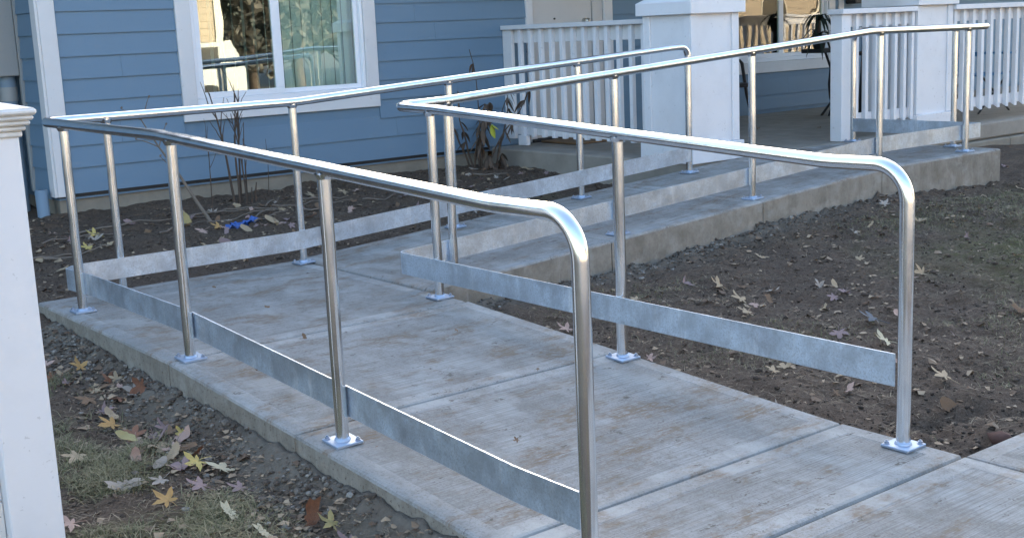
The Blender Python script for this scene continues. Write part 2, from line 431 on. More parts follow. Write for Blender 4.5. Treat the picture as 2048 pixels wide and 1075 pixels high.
# ------------------------------------------------------------------ concrete slabs
def slab(name, parent, x0, x1, y0, y1, zf, depth, band=(1, 1, 1, 1), mside=None, nsub=6):
    """band: trowelled margin on the -x, +x, -y, +y sides; zf(x, y) top height"""
    mb = MB(); bw = .075; r = .012
    def ring(d, dz, bd=None):
        dx0, dx1, dy0, dy1 = (d,)*4 if bd is None else bd
        P = []
        xa, xb, ya, yb = x0+dx0, x1-dx1, y0+dy0, y1-dy1
        n = nsub
        for i in range(n): P.append((xa+(xb-xa)*i/n, ya))
        for i in range(n): P.append((xb, ya+(yb-ya)*i/n))
        for i in range(n): P.append((xb-(xb-xa)*i/n, yb))
        for i in range(n): P.append((xa, yb-(yb-ya)*i/n))
        return [(x, y, zf(x, y)+dz) for x, y in P]
    b = tuple(bw if k else r for k in band)
    b2 = tuple(bw+.004 if k else r+.004 for k in band)
    rings = [ring(0, -depth), ring(0, -r*1.1), ring(r*.3, -r*.35), ring(r, 0), ring(0, 0, b), ring(0, -.0022, b2)]
    L = len(rings[0])
    for k, (A, B) in enumerate(zip(rings[:-1], rings[1:])):
        mb.add(A+B, [[i, (i+1) % L, L+(i+1) % L, L+i] for i in range(L)], 2 if k == 0 else 0, k in (1, 2))
    # inner brushed field
    xa, xb, ya, yb = x0+b2[0], x1-b2[1], y0+b2[2], y1-b2[3]; n = nsub; V = []; Fc = []
    for j in range(n+1):
        for i in range(n+1):
            x = xa+(xb-xa)*i/n; y = ya+(yb-ya)*j/n; V.append((x, y, zf(x, y)-.0022))
    for j in range(n):
        for i in range(n): a = j*(n+1)+i; Fc.append([a, a+1, a+n+2, a+n+1])
    mb.add(V, Fc, 1)
    return mb.obj(name, [M_SLAB, M_BROOM, mside or M_SIDE], parent, at=((x0+x1)/2, (y0+y1)/2, 0))
ramp_root = struct('ramp')
J = .004
ys = [-4.13, -3.67, -2.57, -1.52, EY1]
lo = lambda x, y: z_low(y)
for a, b in zip(ys[:-1], ys[1:]):
    last = b == EY1
    slab('slab', ramp_root, EX0, 3.322 if last else EX1, a+J, b-(0 if last else J), lo, .34, (1, 1, 1, 1), nsub=8)
xs = [3.326, 4.56, 5.82, 7.02, 8.46]
hi = lambda x, y: z_up(x)
for a, b in zip(xs[:-1], xs[1:]):
    slab('slab', ramp_root, a+J, b-(0 if b == 8.46 else J), EY0, EY1, hi, .42, (1, 1, 1, 1), M_SIDE2, nsub=8)
core = MB()
core.box((EX0+.02, -4.1, -.5), (EX1-.02, EY1-.02, -.16)); core.box((3.3, EY0+.02, -.5), (8.44, EY1-.02, -.15))
core.obj('slab_core', M_SIDE, ramp_root)
# pavement crossing at the foot of the ramp
walk = struct('path')
flat = lambda x, y: ZB
px = [EX0, EX1, 4.85, 6.35, 7.85, 9.35, 10.85, 12.35]
for a, b in zip(px[:-1], px[1:]):
    slab('slab', walk, a+(J if a > EX0 else 0), b-J, -5.6, -4.138, flat, .3)

# ------------------------------------------------------------------ handrails
TR = .0222
def plate(parent, x, y, z, slope=(0, 0), rot=0):
    mb = MB(); h = .0505; t = .010
    V, Fc = cbox((-h, -h, 0), (h, h, t), .002)
    V = [(x+a, y+b, z+c+slope[0]*a+slope[1]*b) for a, b, c in V]; mb.add(V, Fc)
    V, Fc, _ = tube_geo([(x, y, z+t-.001), (x, y, z+t+.006), (x, y, z+t+.010)], [TR+.006, TR+.004, TR-.001], 16)
    mb.add(V, Fc, 0, True)
    o = mb.obj('base_plate', M_ZINC, parent)
    for s in (-1, 1):
        bx, by = x+s*.037, y-s*.037
        bz = z+t+slope[0]*(bx-x)+slope[1]*(by-y); b = MB()
        b.tube([(bx, by, bz), (bx, by, bz+.002)], .011, 10)
        b.tube([(bx, by, bz+.002), (bx, by, bz+.009)], .0078, 6, smooth=False)
        b.tube([(bx, by, bz+.009), (bx, by, bz+.013)], .004, 6)
        b.obj('bolt', M_STEEL, parent)
    return o
def post(parent, x, y, zb, zt, slope=(0, 0)):
    mb = MB(); k = rng.normal(0, .0008, (9, 2)); P = [(x+k[i, 0], y+k[i, 1], zb+(zt-zb)*i/8) for i in range(9)]
    mb.tube(P, TR, 20, False)
    mb.tube([(x, y, zt-TR-.010), (x, y, zt-TR-.002), (x, y, zt-TR+.008)], [TR+.0008, TR+.0055, TR+.009], 20, False)
    o = mb.obj('post', M_TUBE, parent, at=(x, y, zb)); plate(o, x, y, zb, slope); return o
def rail_tube(parent, pts, rad):
    mb = MB(); P = round_path(pts, rad, 12)
    Q = [P[0]]
    for a, b in zip(P[:-1], P[1:]):
        n = max(1, int((b-a).length/.12))
        for i in range(1, n+1): Q.append(a.lerp(b, i/n))
    mb.tube(Q, TR+.0008, 28); return mb.obj('top_rail', M_TUBE, parent)
def ribbon(name, parent, pts, h0, h1, t=.006):
    """flat bar standing on edge along a path; pts carry the slab height"""
    n = len(pts); L = []; P = [Vector(p) for p in pts]
    mb = MB(); V = []
    for i in range(n):
        d = P[min(i+1, n-1)]-P[max(i-1, 0)]; d.z = 0; d.normalize(); nrm = Vector((-d.y, d.x, 0))*t/2
        for s, h in ((-1, h0), (1, h0), (1, h1), (-1, h1)):
            q = P[i]+nrm*s; V.append((q.x, q.y, q.z+h))
    Fc = []
    for i in range(n-1):
        for k in range(4): a = i*4+k; b = i*4+(k+1) % 4; Fc.append([a, b, b+4, a+4])
    Fc += [[3, 2, 1, 0], [(n-1)*4+i for i in range(4)]]
    mb.add(V, Fc); return mb.obj(name, M_PLATE, parent)
def path_dense(pts, rad, zf, step=.08):
    P = round_path([(x, y, 0) for x, y in pts], rad, 8); Q = [P[0]]
    for a, b in zip(P[:-1], P[1:]):
        n = max(1, int((b-a).length/step))
        for i in range(1, n+1): Q.append(a.lerp(b, i/n))
    return [(p.x, p.y, zf(p.x, p.y)) for p in Q]
zr = lambda x, y: z_up(x) if x > XK else z_low(y)
OFF = TR+.004

hr = thing('handrail', 'galvanized steel handrail with kick plate along the outer, house-side edge of the ramp', 'handrail', (XO, YO, 0))
rail_tube(hr, [(XO, -3.968, z_low(-3.968)+.012), (XO, -3.968, .803), (XO, -3.622, .800), (XO, -1.432, .897), (XO, YO, .905),
               (3.307, YO, .908), (6.28, YO, 1.079), (6.413, YO, 1.081), (6.413, YO, z_up(6.413)+.012)],
          [.115, 1.2, 1.2, .062, 1.2, 1.0, .10])
plate(hr, XO, -3.968, z_low(-3.968)); plate(hr, 6.413, YO, z_up(6.413), (S2, 0))
for y, zt in ((-2.7386, .839), (-1.5412, .893), (-.2851, .903)): post(hr, XO, y, z_low(y), zt, (0, S1 if y < YK else 0))
for x, zt in ((2.2376, .906), (3.286, .908), (4.3482, .968), (5.3827, 1.027)): post(hr, x, YO, z_up(x), zt, (S2 if x > XK else 0, 0))
ribbon('kick_plate', hr, path_dense([(XO+OFF, -3.955), (XO+OFF, YO+.02-.045), (6.40, YO-OFF)], 0, zr)[:0] or
       path_dense([(XO+OFF, -3.955), (XO+OFF, -.36), (XO-.005, -.10), (XO+.06, YO-OFF), (6.40, YO-OFF)], [.10, .05, .09], zr), .086, .190)

hr2 = thing('handrail', 'galvanized steel handrail with kick plate along the inner, yard-side edge, wrapping the top landing', 'handrail', (XI, YI, 0))
rail_tube(hr2, [(XI, -3.958, ZB+.012), (XI, -3.958, .786), (XI, -3.647, .783), (XI, -1.426, .900), (XI, YI, .908),
                (3.568, YI, .916), (7.02, YI, 1.137), (XR, YI, 1.127), (XR, .096, 1.127), (XR, .096, ZT+.012)],
          [.115, 1.2, .8, .055, .8, 1.0, .05, .09])
plate(hr2, XI, -3.958, ZB); plate(hr2, XR, .096, ZT)
for y, zt in ((-2.6534, .836), (-1.3732, .901)): post(hr2, XI, y, z_low(y), zt, (0, S1 if y < YK else 0))
for x, zt in ((3.5644, .916), (4.6994, .989), (5.8375, 1.061), (7.1193, 1.136), (8.1532, 1.129)):
    post(hr2, x, YI, z_up(x), zt, (S2 if XK < x < XT else 0, 0))
post(hr2, XR, -.8213, ZT, 1.127)
ribbon('kick_plate', hr2, path_dense([(XI-OFF, -3.94), (XI-OFF, YI+OFF), (XR-OFF, YI+OFF), (XR-OFF, .075)], [.04, .012], zr), .086, .192)

# ------------------------------------------------------------------ house
house = thing('house', 'blue clapboard house with white trim, a front window and a columned porch', 'house', (2.8, WY, 0))
def board(parent, x0, x1, z0, z1, y, ax='x', sgn=-1, mt=None):
    """lap siding board: bottom edge 13 mm proud, top edge tucked behind the next board"""
    a, b = .017, .003; zt = z1+.018
    if ax == 'x': V = [(X, y+sgn*o, Z) for X in (x0, x1) for o, Z in ((0, z0), (a, z0), (b, zt), (0, zt))]
    else: V = [(y+sgn*o, X, Z) for X in (x0, x1) for o, Z in ((0, z0), (a, z0), (b, zt), (0, zt))]
    Fc = [[0, 1, 5, 4], [1, 2, 6, 5], [2, 3, 7, 6], [3, 0, 4, 7], [0, 3, 2, 1], [4, 5, 6, 7]]
    if (ax == 'x') != (sgn < 0): Fc = [f[::-1] for f in Fc]
    return MB().add(V, Fc).obj('siding_board', mt or M_BLUE, parent, at=((x0+x1)/2, y, z0) if ax == 'x' else (y, (x0+x1)/2, z0))
ZS = [.240, .4205] + [.4205+.1556*k for k in range(1, 16)]
def siding(x0, x1, y, zs, holes=(), joints=None, ax='x', sgn=-1):
    for k in range(len(zs)-1):
        z0, z1 = zs[k], zs[k+1]; segs = [(x0, x1)]
        for (hx0, hx1, hz0, hz1) in holes:
            if z1 > hz0+.01 and z0 < hz1-.01:
                ns = []
                for a, b in segs:
                    if hx0 > a: ns.append((a, min(b, hx0)))
                    if hx1 < b: ns.append((max(a, hx1), b))
                segs = [s for s in ns if s[1]-s[0] > .01]
        for a, b in segs:
            cuts = [a]+[j for j in (joints or {}).get(k, []) if a+.1 < j < b-.1]+[b]
            for c, d in zip(cuts[:-1], cuts[1:]): board(house, c+.0008, d-.0008, z0, z1, y, ax, sgn)
WIN = (3.785, 5.503, .678, 1.98); DOOR = (7.09, 8.137, .0, 2.42)
siding(2.91, 8.62, WY, ZS, [WIN, DOOR], {1: [5.66], 2: [3.30], 3: [6.30], 0: [4.5], 5: [3.35], 6: [6.1], 8: [6.5], 7: [5.9]})
siding(WY+.001, 3.55, 2.80, ZS, (), {}, 'y', -1)
ZS2 = [.27, .426, .581] + [.581+.1555*k for k in range(1, 14)]
PW = (10.02, 11.86, .673, 2.05)
siding(8.62, 16.0, WY2, ZS2, [PW, (12.35, 13.35, .0, 2.4)], {1: [11.05], 0: [12.2], 2: [9.5]})
wb = MB()                                                   # walls behind the boards, upper storey
def wall_seg(x0, x1, y, z0, z1): wb.box((x0, y+.001, z0), (x1, y+.12, z1))
wall_seg(2.81, WIN[0]+.1, WY, .20, 2.85); wall_seg(WIN[1]-.1, DOOR[0]+.05, WY, .20, 2.85); wall_seg(DOOR[1]-.05, 8.62, WY, .20, 2.85)
wall_seg(WIN[0]+.1, WIN[1]-.1, WY, .20, WIN[2]+.09); wall_seg(WIN[0]+.1, WIN[1]-.1, WY, WIN[3]-.1, 2.85)
wall_seg(DOOR[0]+.05, DOOR[1]-.05, WY, 2.35, 2.85)
wall_seg(8.62, PW[0]+.08, WY2, .2, 2.85); wall_seg(PW[1]-.08, 16, WY2, .2, 2.85); wall_seg(PW[0]+.08, PW[1]-.08, WY2, .2, PW[2]+.09); wall_seg(PW[0]+.08, PW[1]-.08, WY2, PW[3]-.1, 2.85)
wb.box((8.61, WY+.13, .2), (8.66, WY2-.001, 2.85))
wb.box((2.801, WY+.13, .20), (2.95, 10.0, 2.85)); wb.box((2.96, 9.88, .2), (16, 10.0, 2.85)); wb.box((15.9, WY2+.13, .2), (16, 9.87, 2.85))
wb.box((2.80, WY, 2.851), (16.0, 10.0, 2.86))
wb.box((-4, 3.62, .0), (2.80, 10.0, 2.80))                   # the wing to the left, set back
wb.obj('wall', M_BLUE, house)
rb = MB(); yr = 7.5
rb.add([(-5.5, 2.15, 2.97), (16.5, 2.15, 2.97), (16.5, yr, 5.5), (-5.5, yr, 5.5), (16.5, 12.8, 2.97), (-5.5, 12.8, 2.97)], [[0, 1, 2, 3], [3, 2, 4, 5], [0, 3, 5], [1, 4, 2], [0, 5, 4, 1]])
M_ROOF = plain('roof_shingle', (.09, .085, .08), .9, .3, 12, .4)
rb.obj('roof', M_ROOF, house)
pf = MB(); pf.box((6.45, .0, 2.72), (16, WY, 2.80)); pf.box((6.4, -.15, 2.801), (16, WY-.01, 2.95)); pf.obj('porch_ceiling', M_TRIM, house)
MB().box((6.5, .22, 2.42), (16, .60, 2.719)).obj('porch_beam', M_TRIM, house)
MB().box((2.82, WY+.02, -.4), (6.62, WY+.2, .213)).box((2.815, WY+.021, -.4), (2.9, 3.7, .213)).obj('foundation', M_FOUND, house)
MB().box((2.80, WY-.004, .214), (6.62, WY+.05, .239)).obj('sill_flashing', M_DARKMETAL, house)
# corner boards
MB().box((2.794, WY-.026, .225), (2.910, WY+.0, 2.9), .003).obj('corner_board', M_TRIM, house)
MB().box((2.774, WY-.022, .225), (2.793, WY+.085, 2.9), .003).obj('corner_board', M_TRIM, house)
MB().box((2.770, 3.10, .24), (2.797, 3.145, 2.9), .003).obj('corner_board', M_BOXGREY, house)
# porch slab
ps = MB()
ps.box((6.62, .162, -.02), (8.52, WY-.03, ZT-.003), .012)
ps.box((8.525, .10, .085), (16, WY2-.02, ZT-.004), .014)
ps.obj('porch_slab', M_PORCHC, house)
fl = MB(); fl.box((8.53, .05, -.35), (10.72, .5, .08), .012); fl.box((10.73, .055, -.35), (16, .5, .078), .012); fl.obj('porch_footing', M_FOUND, house)

# ---- windows
def window(x0, x1, z0, z1, y, tw, mull, glass, vanes, sashproud=True):
    tr = MB()
    tr.box((x0, y-.030, z0), (x1, y+.0, z0+tw), .003)
    o = tr.obj('window_trim', M_TRIM, house)
    MB().box((x0, y-.0295, z0+tw+.001), (x0+tw, y, z1-tw-.001), .003).obj('window_trim', M_TRIM, house)
    MB().box((x1-tw, y-.0295, z0+tw+.001), (x1, y, z1-tw-.001), .003).obj('window_trim', M_TRIM, house)
    MB().box((x0, y-.030, z1-tw), (x1, y, z1), .003).obj('window_trim', M_TRIM, house)
    xa, xb, za, zb = x0+tw+.002, x1-tw-.002, z0+tw+.002, z1-tw-.002
    fr = MB(); f = .04
    fr.box((xa, y-.018, za), (xb, y+.08, za+f*1.1), .003); fr.box((xa, y-.018, zb-f), (xb, y+.08, zb), .003)
    fr.box((xa, y-.0175, za+f*1.1+.001), (xa+f*.6, y+.08, zb-f-.001), .003); fr.box((xb-f*.6, y-.0175, za+f*1.1+.001), (xb, y+.08, zb-f-.001), .003)
    wf = fr.obj('window_frame', M_VINYL, house)
    for k, (sa, sb, yy) in enumerate(((xa+f*.6+.001, mull+.045, y-.010), (mull-.02, xb-f*.6-.001, y+.020))):
        s = .045 if k == 0 else .036; zz0 = za+f*1.1+.001; zz1 = zb-f-.001
        sh = MB(); sh.box((sa, yy, zz0), (sb, yy+.026, zz0+s), .003); sh.box((sa, yy, zz1-s), (sb, yy+.026, zz1), .003)
        sh.box((sa, yy+.0005, zz0+s), (sa+s, yy+.0255, zz1-s), .003); sh.box((sb-s-(.03 if k == 0 else 0), yy+.0005, zz0+s), (sb, yy+.0255, zz1-s), .003)
        so = sh.obj('sash', M_VINYL, house)
        MB().box((sa+s-.004, yy+.010, zz0+s-.004), (sb-s-(.026 if k == 0 else -.004), yy+.014, zz1-s+.004)).obj('pane', glass, so)
    n = int((xb-xa)/.088)
    bl = vanes
    for i in range(n):
        if bl[0] <= (i+.5)/n <= bl[1]:
            cx = xa+(i+.5)*(xb-xa)/n; an = rng.normal(.12, .05) if (i+.5)/n > bl[2] else rng.normal(1.25, .08); hw = .047
            V = [(cx-hw*math.cos(an), y+.16-hw*math.sin(an), za+.03), (cx, y+.155, za+.03), (cx+hw*math.cos(an), y+.16+hw*math.sin(an), za+.03)]
            V += [(a, b, zb) for a, b, c in V]
            V += [(a, b+.0015, c) for a, b, c in V]
            MB().add(V, [[0, 1, 4, 3], [1, 2, 5, 4], [7, 6, 9, 10], [8, 7, 10, 11], [0, 3, 9, 6], [2, 8, 11, 5], [0, 6, 7, 1], [1, 7, 8, 2]]).obj('blind_vane', M_BLIND, wf)
    return wf
wf1 = window(*WIN, WY, .115, 4.60, M_GLASS, (.0, 1.0, .49))
wf2 = window(*PW, WY2, .115, 10.93, M_GLASSW, (.5, 1.0, .5))
rm = MB(); rm.box((3.8, WY+.121, .3), (5.6, WY+.9, .32)); rm.box((3.3, WY+.9, .3), (6.2, WY+.95, 2.4)); rm.box((9.8, WY2+.9, .3), (12.2, WY2+.95, 2.4)); rm.obj('room_wall', M_GLASSROOM, house)

# ---- front door
for a, b in ((7.09, 7.165), (8.03, 8.137)): MB().box((a, WY-.028, ZT), (b, WY, 2.35), .003).obj('door_trim', M_TRIM, house)
MB().box((7.09, WY-.028, 2.351), (8.137, WY, 2.42), .003).obj('door_trim', M_TRIM, house)
MB().box((7.905, WY+.0, ZT+.02), (8.029, WY+.05, 2.35)).box((7.166, WY+.05, ZT), (8.03, WY+.10, 2.35)).obj('door_jamb', M_DOOR, house)
MB().box((7.10, WY-.05, ZT), (8.1, WY+.04, ZT+.028), .004).obj('door_sill', M_DARKMETAL, house)
dr = MB().box((7.168, WY+.006, ZT+.03), (7.893, WY+.045, 2.345), .003).obj('door', M_DOOR, house)
MB().tube([(7.805, WY+.006, 1.305), (7.805, WY-.018, 1.305)], .030, 16).tube([(7.805, WY-.018, 1.305), (7.805, WY-.03, 1.305), (7.805, WY-.05, 1.305), (7.805, WY-.06, 1.305)], [.012, .025, .027, .012], 16).obj('knob', M_BRASS, dr)
MB().tube([(7.44, WY+.006, 1.335), (7.44, WY-.003, 1.335)], .009, 10).obj('peephole', M_DARKMETAL, dr)
d2 = MB(); d2.box((12.40, WY2-.02, ZT+.02), (13.30, WY2+.04, 2.33), .003); d2.obj('door', M_TRIM, house)
MB().box((11.93, WY2-.028, .28), (12.02, WY2, 2.5), .003).obj('wall_trim', M_TRIM, house)
lan = MB(); lan.box((12.05, WY2-.16, 1.38), (12.2, WY2-.02, 1.60), .01); lan.box((12.03, WY2-.18, 1.60), (12.22, WY2-.0, 1.63), .01); lan.obj('wall_lantern', M_DARKMETAL, house)

# ---- porch columns
def column(x0, x1, y0, y1, zb, zbase=True):
    c = MB().box((x0+.014, y0+.014, zb), (x1-.014, y1-.014, 2.42)).obj('column', M_WHITE, house)
    tw = .075
    def strip(name, a, b): MB().box(a, b, .003).obj(name, M_WHITE, c)
    for xa, xb in ((x0, x0+tw), (x1-tw, x1)):               # corner boards, front and back
        strip('column_trim', (xa, y0, zb+.14), (xb, y0+.0135, 1.306)); strip('column_trim', (xa, y1-.0135, zb+.14), (xb, y1, 1.306))
    for ya, yb in ((y0+.0145, y0+tw), (y1-tw, y1-.0145)):
        strip('column_trim', (x0, ya, zb+.14), (x0+.0135, yb, 1.306)); strip('column_trim', (x1-.0135, ya, zb+.14), (x1, yb, 1.306))
    e = .024
    strip('column_base', (x0-e, y0-e, zb), (x1+e, y1+e, zb+.138))
    strip('column_band', (x0-.036, y0-.036, 1.307), (x1+.036, y1+.036, 1.400))
    V0 = [(x0-.03, y0-.03, 1.4005), (x1+.03, y0-.03, 1.4005), (x1+.03, y1+.03, 1.4005), (x0-.03, y1+.03, 1.4005)]
    k = .012
    V1 = [(x0+k, y0+k, 1.428), (x1-k, y0+k, 1.428), (x1-k, y1-k, 1.428), (x0+k, y1-k, 1.428)]
    MB().add(V0+V1, [[0, 1, 5, 4], [1, 2, 6, 5], [2, 3, 7, 6], [3, 0, 4, 7], [4, 5, 6, 7], [3, 2, 1, 0]]).obj('column_cap', M_WHITE, c)
    return c
column(6.628, 7.140, .170, .672, .222)
column(9.405, 9.930, .170, .690, .235)

# ---- electrical box, conduit and drain on the side wall
eb = thing('electrical_box', 'tall grey painted electrical cabinet on the side wall of the blue house, above the conduit', 'electrical box', (2.72, 3.3, 1.08))
MB().box((2.60, 3.105, 1.078), (2.768, 3.58, 2.0), .006).obj('cabinet', M_BOXGREY, eb)
MB().box((2.592, 3.13, 1.10), (2.5995, 3.56, 1.98), .003).obj('cabinet_door', M_BOXGREY, eb)
MB().box((2.588, 3.16, 1.20), (2.5915, 3.30, 1.35)).obj('sticker', M_WHITE, eb)
MB().tube([(2.555, 3.30, 1.45), (2.5915, 3.30, 1.45)], .05, 16).obj('meter_ring', M_BOXGREY, eb)
co = thing('conduit', 'thick blue-grey painted conduit running down from the grey electrical cabinet', 'conduit', (2.70, 3.22, 0))
MB().tube([(2.705, 3.2, .0), (2.705, 3.2, 1.077)], .055, 18).obj('pipe', M_PIPEB, co)
MB().tube([(2.705, 3.2, .90), (2.705, 3.2, 1.0)], .0595, 18).obj('coupling', M_BOXGREY, co)
MB().tube([(2.705, 3.2, .60), (2.705, 3.2, .613)], .058, 18).obj('coupling', M_PIPEB, co)
MB().box((2.61, 3.31, .1), (2.70, 3.40, 1.07), .004).obj('channel', M_BOXGREY, co)
dp = thing('drain_pipe', 'short blue drain pipe stub standing open by the house corner', 'pipe', (2.71, 2.72, .02))
V, Fc, _ = tube_geo([(2.71, 2.72, -.05), (2.705, 2.72, .285), (2.705, 2.72, .285), (2.705, 2.72, .10)], [.043, .043, .037, .037], 18)
MB().add(V, Fc, 0, True).obj('pipe', M_PIPEB, dp)

# ------------------------------------------------------------------ porch railings
def baluster(parent, axis, p, line, z0, z1, w=.038, cut=True):
    mb = MB()
    if axis == 'y': mb.box((line-w, p-w/2, z0), (line, p+w/2, z1), .002)
    else:
        a = (p-w/2, line-w, z0); b = (p+w/2, line, z1); V, Fc = cbox(a, b, .002)
        V = [(x, y, z+(.026*(y-line+w)/w if z < z0+.01 and cut else 0)) for x, y, z in V]; mb.add(V, Fc)
    return mb.obj('baluster', M_WHITE, parent, at=((line, p, z0) if axis == 'y' else (p, line, z0)))
r1 = thing('porch_railing', 'white porch railing between the blue wall and the front column, before the door', 'railing', (6.85, 1.6, ZT))
MB().box((6.79, .675, 1.252), (6.93, 2.64, 1.290), .004).obj('cap_rail', M_TRIM, r1)
MB().box((6.852, .675, 1.135), (6.890, 2.64, 1.2515), .003).obj('top_rail', M_TRIM, r1)
MB().box((6.852, .675, .335), (6.890, 2.64, .425), .003).obj('bottom_rail', M_TRIM, r1)
MB().box((6.815, 2.52, .30), (6.851, 2.645, 1.251), .003).obj('end_post', M_TRIM, r1)
for i, y in enumerate((2.409, 2.268, 2.126, 1.986, 1.848, 1.707, 1.568, 1.427, 1.29, 1.150, 1.008, .868, .728)):
    baluster(r1, 'y', y, 6.851, .325 if i else .285, 1.2515)
MB().box((6.81, 2.36, .245), (6.86, 2.47, .333), .003).obj('spacer_block', M_WHITE, r1)
r2 = thing('porch_railing', 'short white porch railing stub between the landing post and the second column', 'railing', (8.9, .22, ZT))
MB().box((8.372, .172, ZT-.002), (8.486, .288, 1.258), .004).obj('end_post', M_WHITE, r2)
MB().box((8.345, .140, 1.2585), (9.36, .30, 1.300), .004).obj('cap_rail', M_WHITE, r2)
MB().box((8.488, .222, 1.155), (9.404, .260, 1.258), .003).obj('top_rail', M_WHITE, r2)
MB().box((8.488, .222, .355), (9.404, .260, .445), .003).obj('bottom_rail', M_WHITE, r2)
for x in (8.59, 8.72, 8.855, 8.99, 9.12, 9.25, 9.36): baluster(r2, 'x', x, .2215, .340, 1.258)
r3 = thing('porch_railing', 'long white porch railing running right from the second column above the concrete step', 'railing', (11, .22, ZT))
MB().box((9.934, .140, 1.2585), (15.5, .30, 1.302), .004).obj('cap_rail', M_WHITE, r3)
MB().box((9.932, .222, 1.155), (15.5, .260, 1.258), .003).obj('top_rail', M_WHITE, r3)
MB().box((9.932, .222, .375), (15.5, .260, .462), .003).obj('bottom_rail', M_WHITE, r3)
k = 0; x = 9.99
while x < 15.4: baluster(r3, 'x', x, .2215, .348, 1.258, .042); x += .1455

# near-left newel post of another porch
nw = thing('porch_railing', 'white newel post with stepped cap and weathered skirt boards at the near left', 'railing', (.905, -2.78, -.2))
MB().box((.836, -2.85, -.30), (.976, -2.71, 1.062), .004).obj('newel_post', M_WHITE, nw)
def capl(e, z0, z1, c=.004): return MB().box((.836-e, -2.85-e, z0), (.976+e, -2.71+e, z1), c)
M_CAP = paint('weathered_white_paint', (.70, .69, .67), .6, .45, 9.0, (.22, .19, .15))
capl(.008, 1.026, 1.042).obj('cap_moulding', M_CAP, nw); capl(.016, 1.0425, 1.056).obj('cap_moulding', M_CAP, nw); capl(.026, 1.0565, 1.069).obj('cap_moulding', M_CAP, nw)
cp = capl(.034, 1.0695, 1.082, .005); cp.box((.836-.041, -2.85-.041, 1.0825), (.976+.041, -2.71+.041, 1.100), .006)
e = .036; V = [(.836-e, -2.85-e, 1.1005), (.976+e, -2.85-e, 1.1005), (.976+e, -2.71+e, 1.1005), (.836-e, -2.71+e, 1.1005), (.906, -2.78, 1.128)]
cp.add(V, [[0, 1, 4], [1, 2, 4], [2, 3, 4], [3, 0, 4]]); cp.obj('cap', M_CAP, nw)
for z0 in (-.28, -.115, .05, .215, .38): MB().box((.2, -2.80, z0), (.835, -2.775, z0+.160), .003).obj('skirt_board', M_CAP, nw)

# ------------------------------------------------------------------ things on the porch
dm = thing('door_mat', 'brown coir doormat lying on the porch floor before the front door', 'doormat', (7.5, 2.4, ZT))
MB().box((7.14, 2.06, ZT-.002), (7.98, 2.56, ZT+.018), .006).obj('mat', M_MAT, dm)
tb = thing('side_table', 'small dark table under the porch window with the spiky plant on it', 'table', (10.6, 2.2, ZT))
MB().box((10.36, 1.92, .885), (10.80, 2.20, .925), .005).obj('table_top', M_BLACK, tb)
for sx, sy in ((-1, -1), (1, -1), (-1, 1), (1, 1)):
    x0, y0 = 10.70+sx*.06, 2.06+sy*.05
    MB().tube([(x0, y0, .885), (x0-sx*.12, y0-sy*.05, .55), (x0-sx*.10, y0-sy*.05, .42), (x0+sx*.06, y0, ZT-.003)], .013, 8).obj('leg', M_BLACK, tb)
pl = thing('potted_plant', 'dark spiky potted plant on the table by the porch window', 'plant', (10.62, 2.1, .925))
MB().tube([(10.45, 2.04, .925), (10.45, 2.04, .93), (10.45, 2.04, 1.02), (10.45, 2.04, 1.03)], [.05, .055, .075, .078], 16).obj('pot', M_BLACK, pl)
def spiky(parent, c, n, L, seed):
    r = random.Random(seed)
    for i in range(n):
        a = 2*math.pi*i/n+r.uniform(-.3, .3); el = r.uniform(.3, 1.35); l = L*r.uniform(.75, 1.15); d = Vector((math.cos(a), math.sin(a), 0)); s = Vector((-d.y, d.x, 0))
        p = Vector(c); vz = math.sin(el); vh = math.cos(el)*.8+.2; V = []; K = 7
        for k in range(K):
            f = k/(K-1); wd = .024*(1-f)**.7*(.6+f*.9)+.001
            q = p+d*(l*f*vh)+Vector((0, 0, l*(f*vz-f*f*1.05)))
            V += [tuple(q-s*wd), tuple(q+Vector((0, 0, -.004*(1-f)))), tuple(q+s*wd)]
        Fc = []
        for k in range(K-1): b = k*3; Fc += [[b, b+1, b+4, b+3], [b+1, b+2, b+5, b+4]]
        MB().add(V, Fc, 0, True).obj('leaf', M_DRAC, parent)
MB().tube([(10.45, 2.04, 1.02), (10.45, 2.04, 1.10), (10.42, 2.02, 1.21)], .018, 8).obj('stem', M_BARK, pl)
spiky(pl, (10.42, 2.02, 1.21), 22, .30, 3); spiky(pl, (10.45, 2.04, 1.06), 16, .32, 4)
pl2 = thing('potted_plant', 'second dark spiky plant showing above the railing post, on a tall stand', 'plant', (11.6, 2.2, ZT))
MB().tube([(11.65, 2.3, ZT), (11.65, 2.3, 1.10)], .05, 10).tube([(11.65, 2.3, 1.10), (11.65, 2.3, 1.26)], [.07, .09], 14).obj('pot_stand', M_BLACK, pl2)
spiky(pl2, (11.65, 2.3, 1.28), 16, .26, 9)
ch = thing('patio_chair', 'dark metal patio chair half hidden behind the front column', 'chair', (9.1, 2.0, ZT))
MB().box((8.75, 1.82, .62), (9.22, 2.30, .655), .006).obj('seat', M_BLACK, ch)
MB().tube([(9.36, 1.97, ZT), (9.28, 1.99, .55), (9.23, 2.0, .84), (9.20, 2.0, .865), (8.80, 2.0, .87)], .016, 8).obj('arm', M_BLACK, ch)
MB().tube([(8.80, 1.85, ZT), (8.80, 1.85, .64)], .014, 8).obj('leg', M_BLACK, ch)
MB().tube([(8.80, 2.28, ZT), (8.80, 2.28, .64)], .014, 8).obj('leg', M_BLACK, ch)
MB().tube([(9.25, 2.29, ZT), (9.2, 2.29, .64)], .014, 8).obj('leg', M_BLACK, ch)
MB().box((8.76, 2.27, .70), (9.22, 2.30, 1.12), .006).obj('backrest', M_BLACK, ch)
fc = thing('camp_chair', 'blue fabric folding camp chair with crossed dark legs behind the right railing', 'chair', (11.6, .95, ZT))
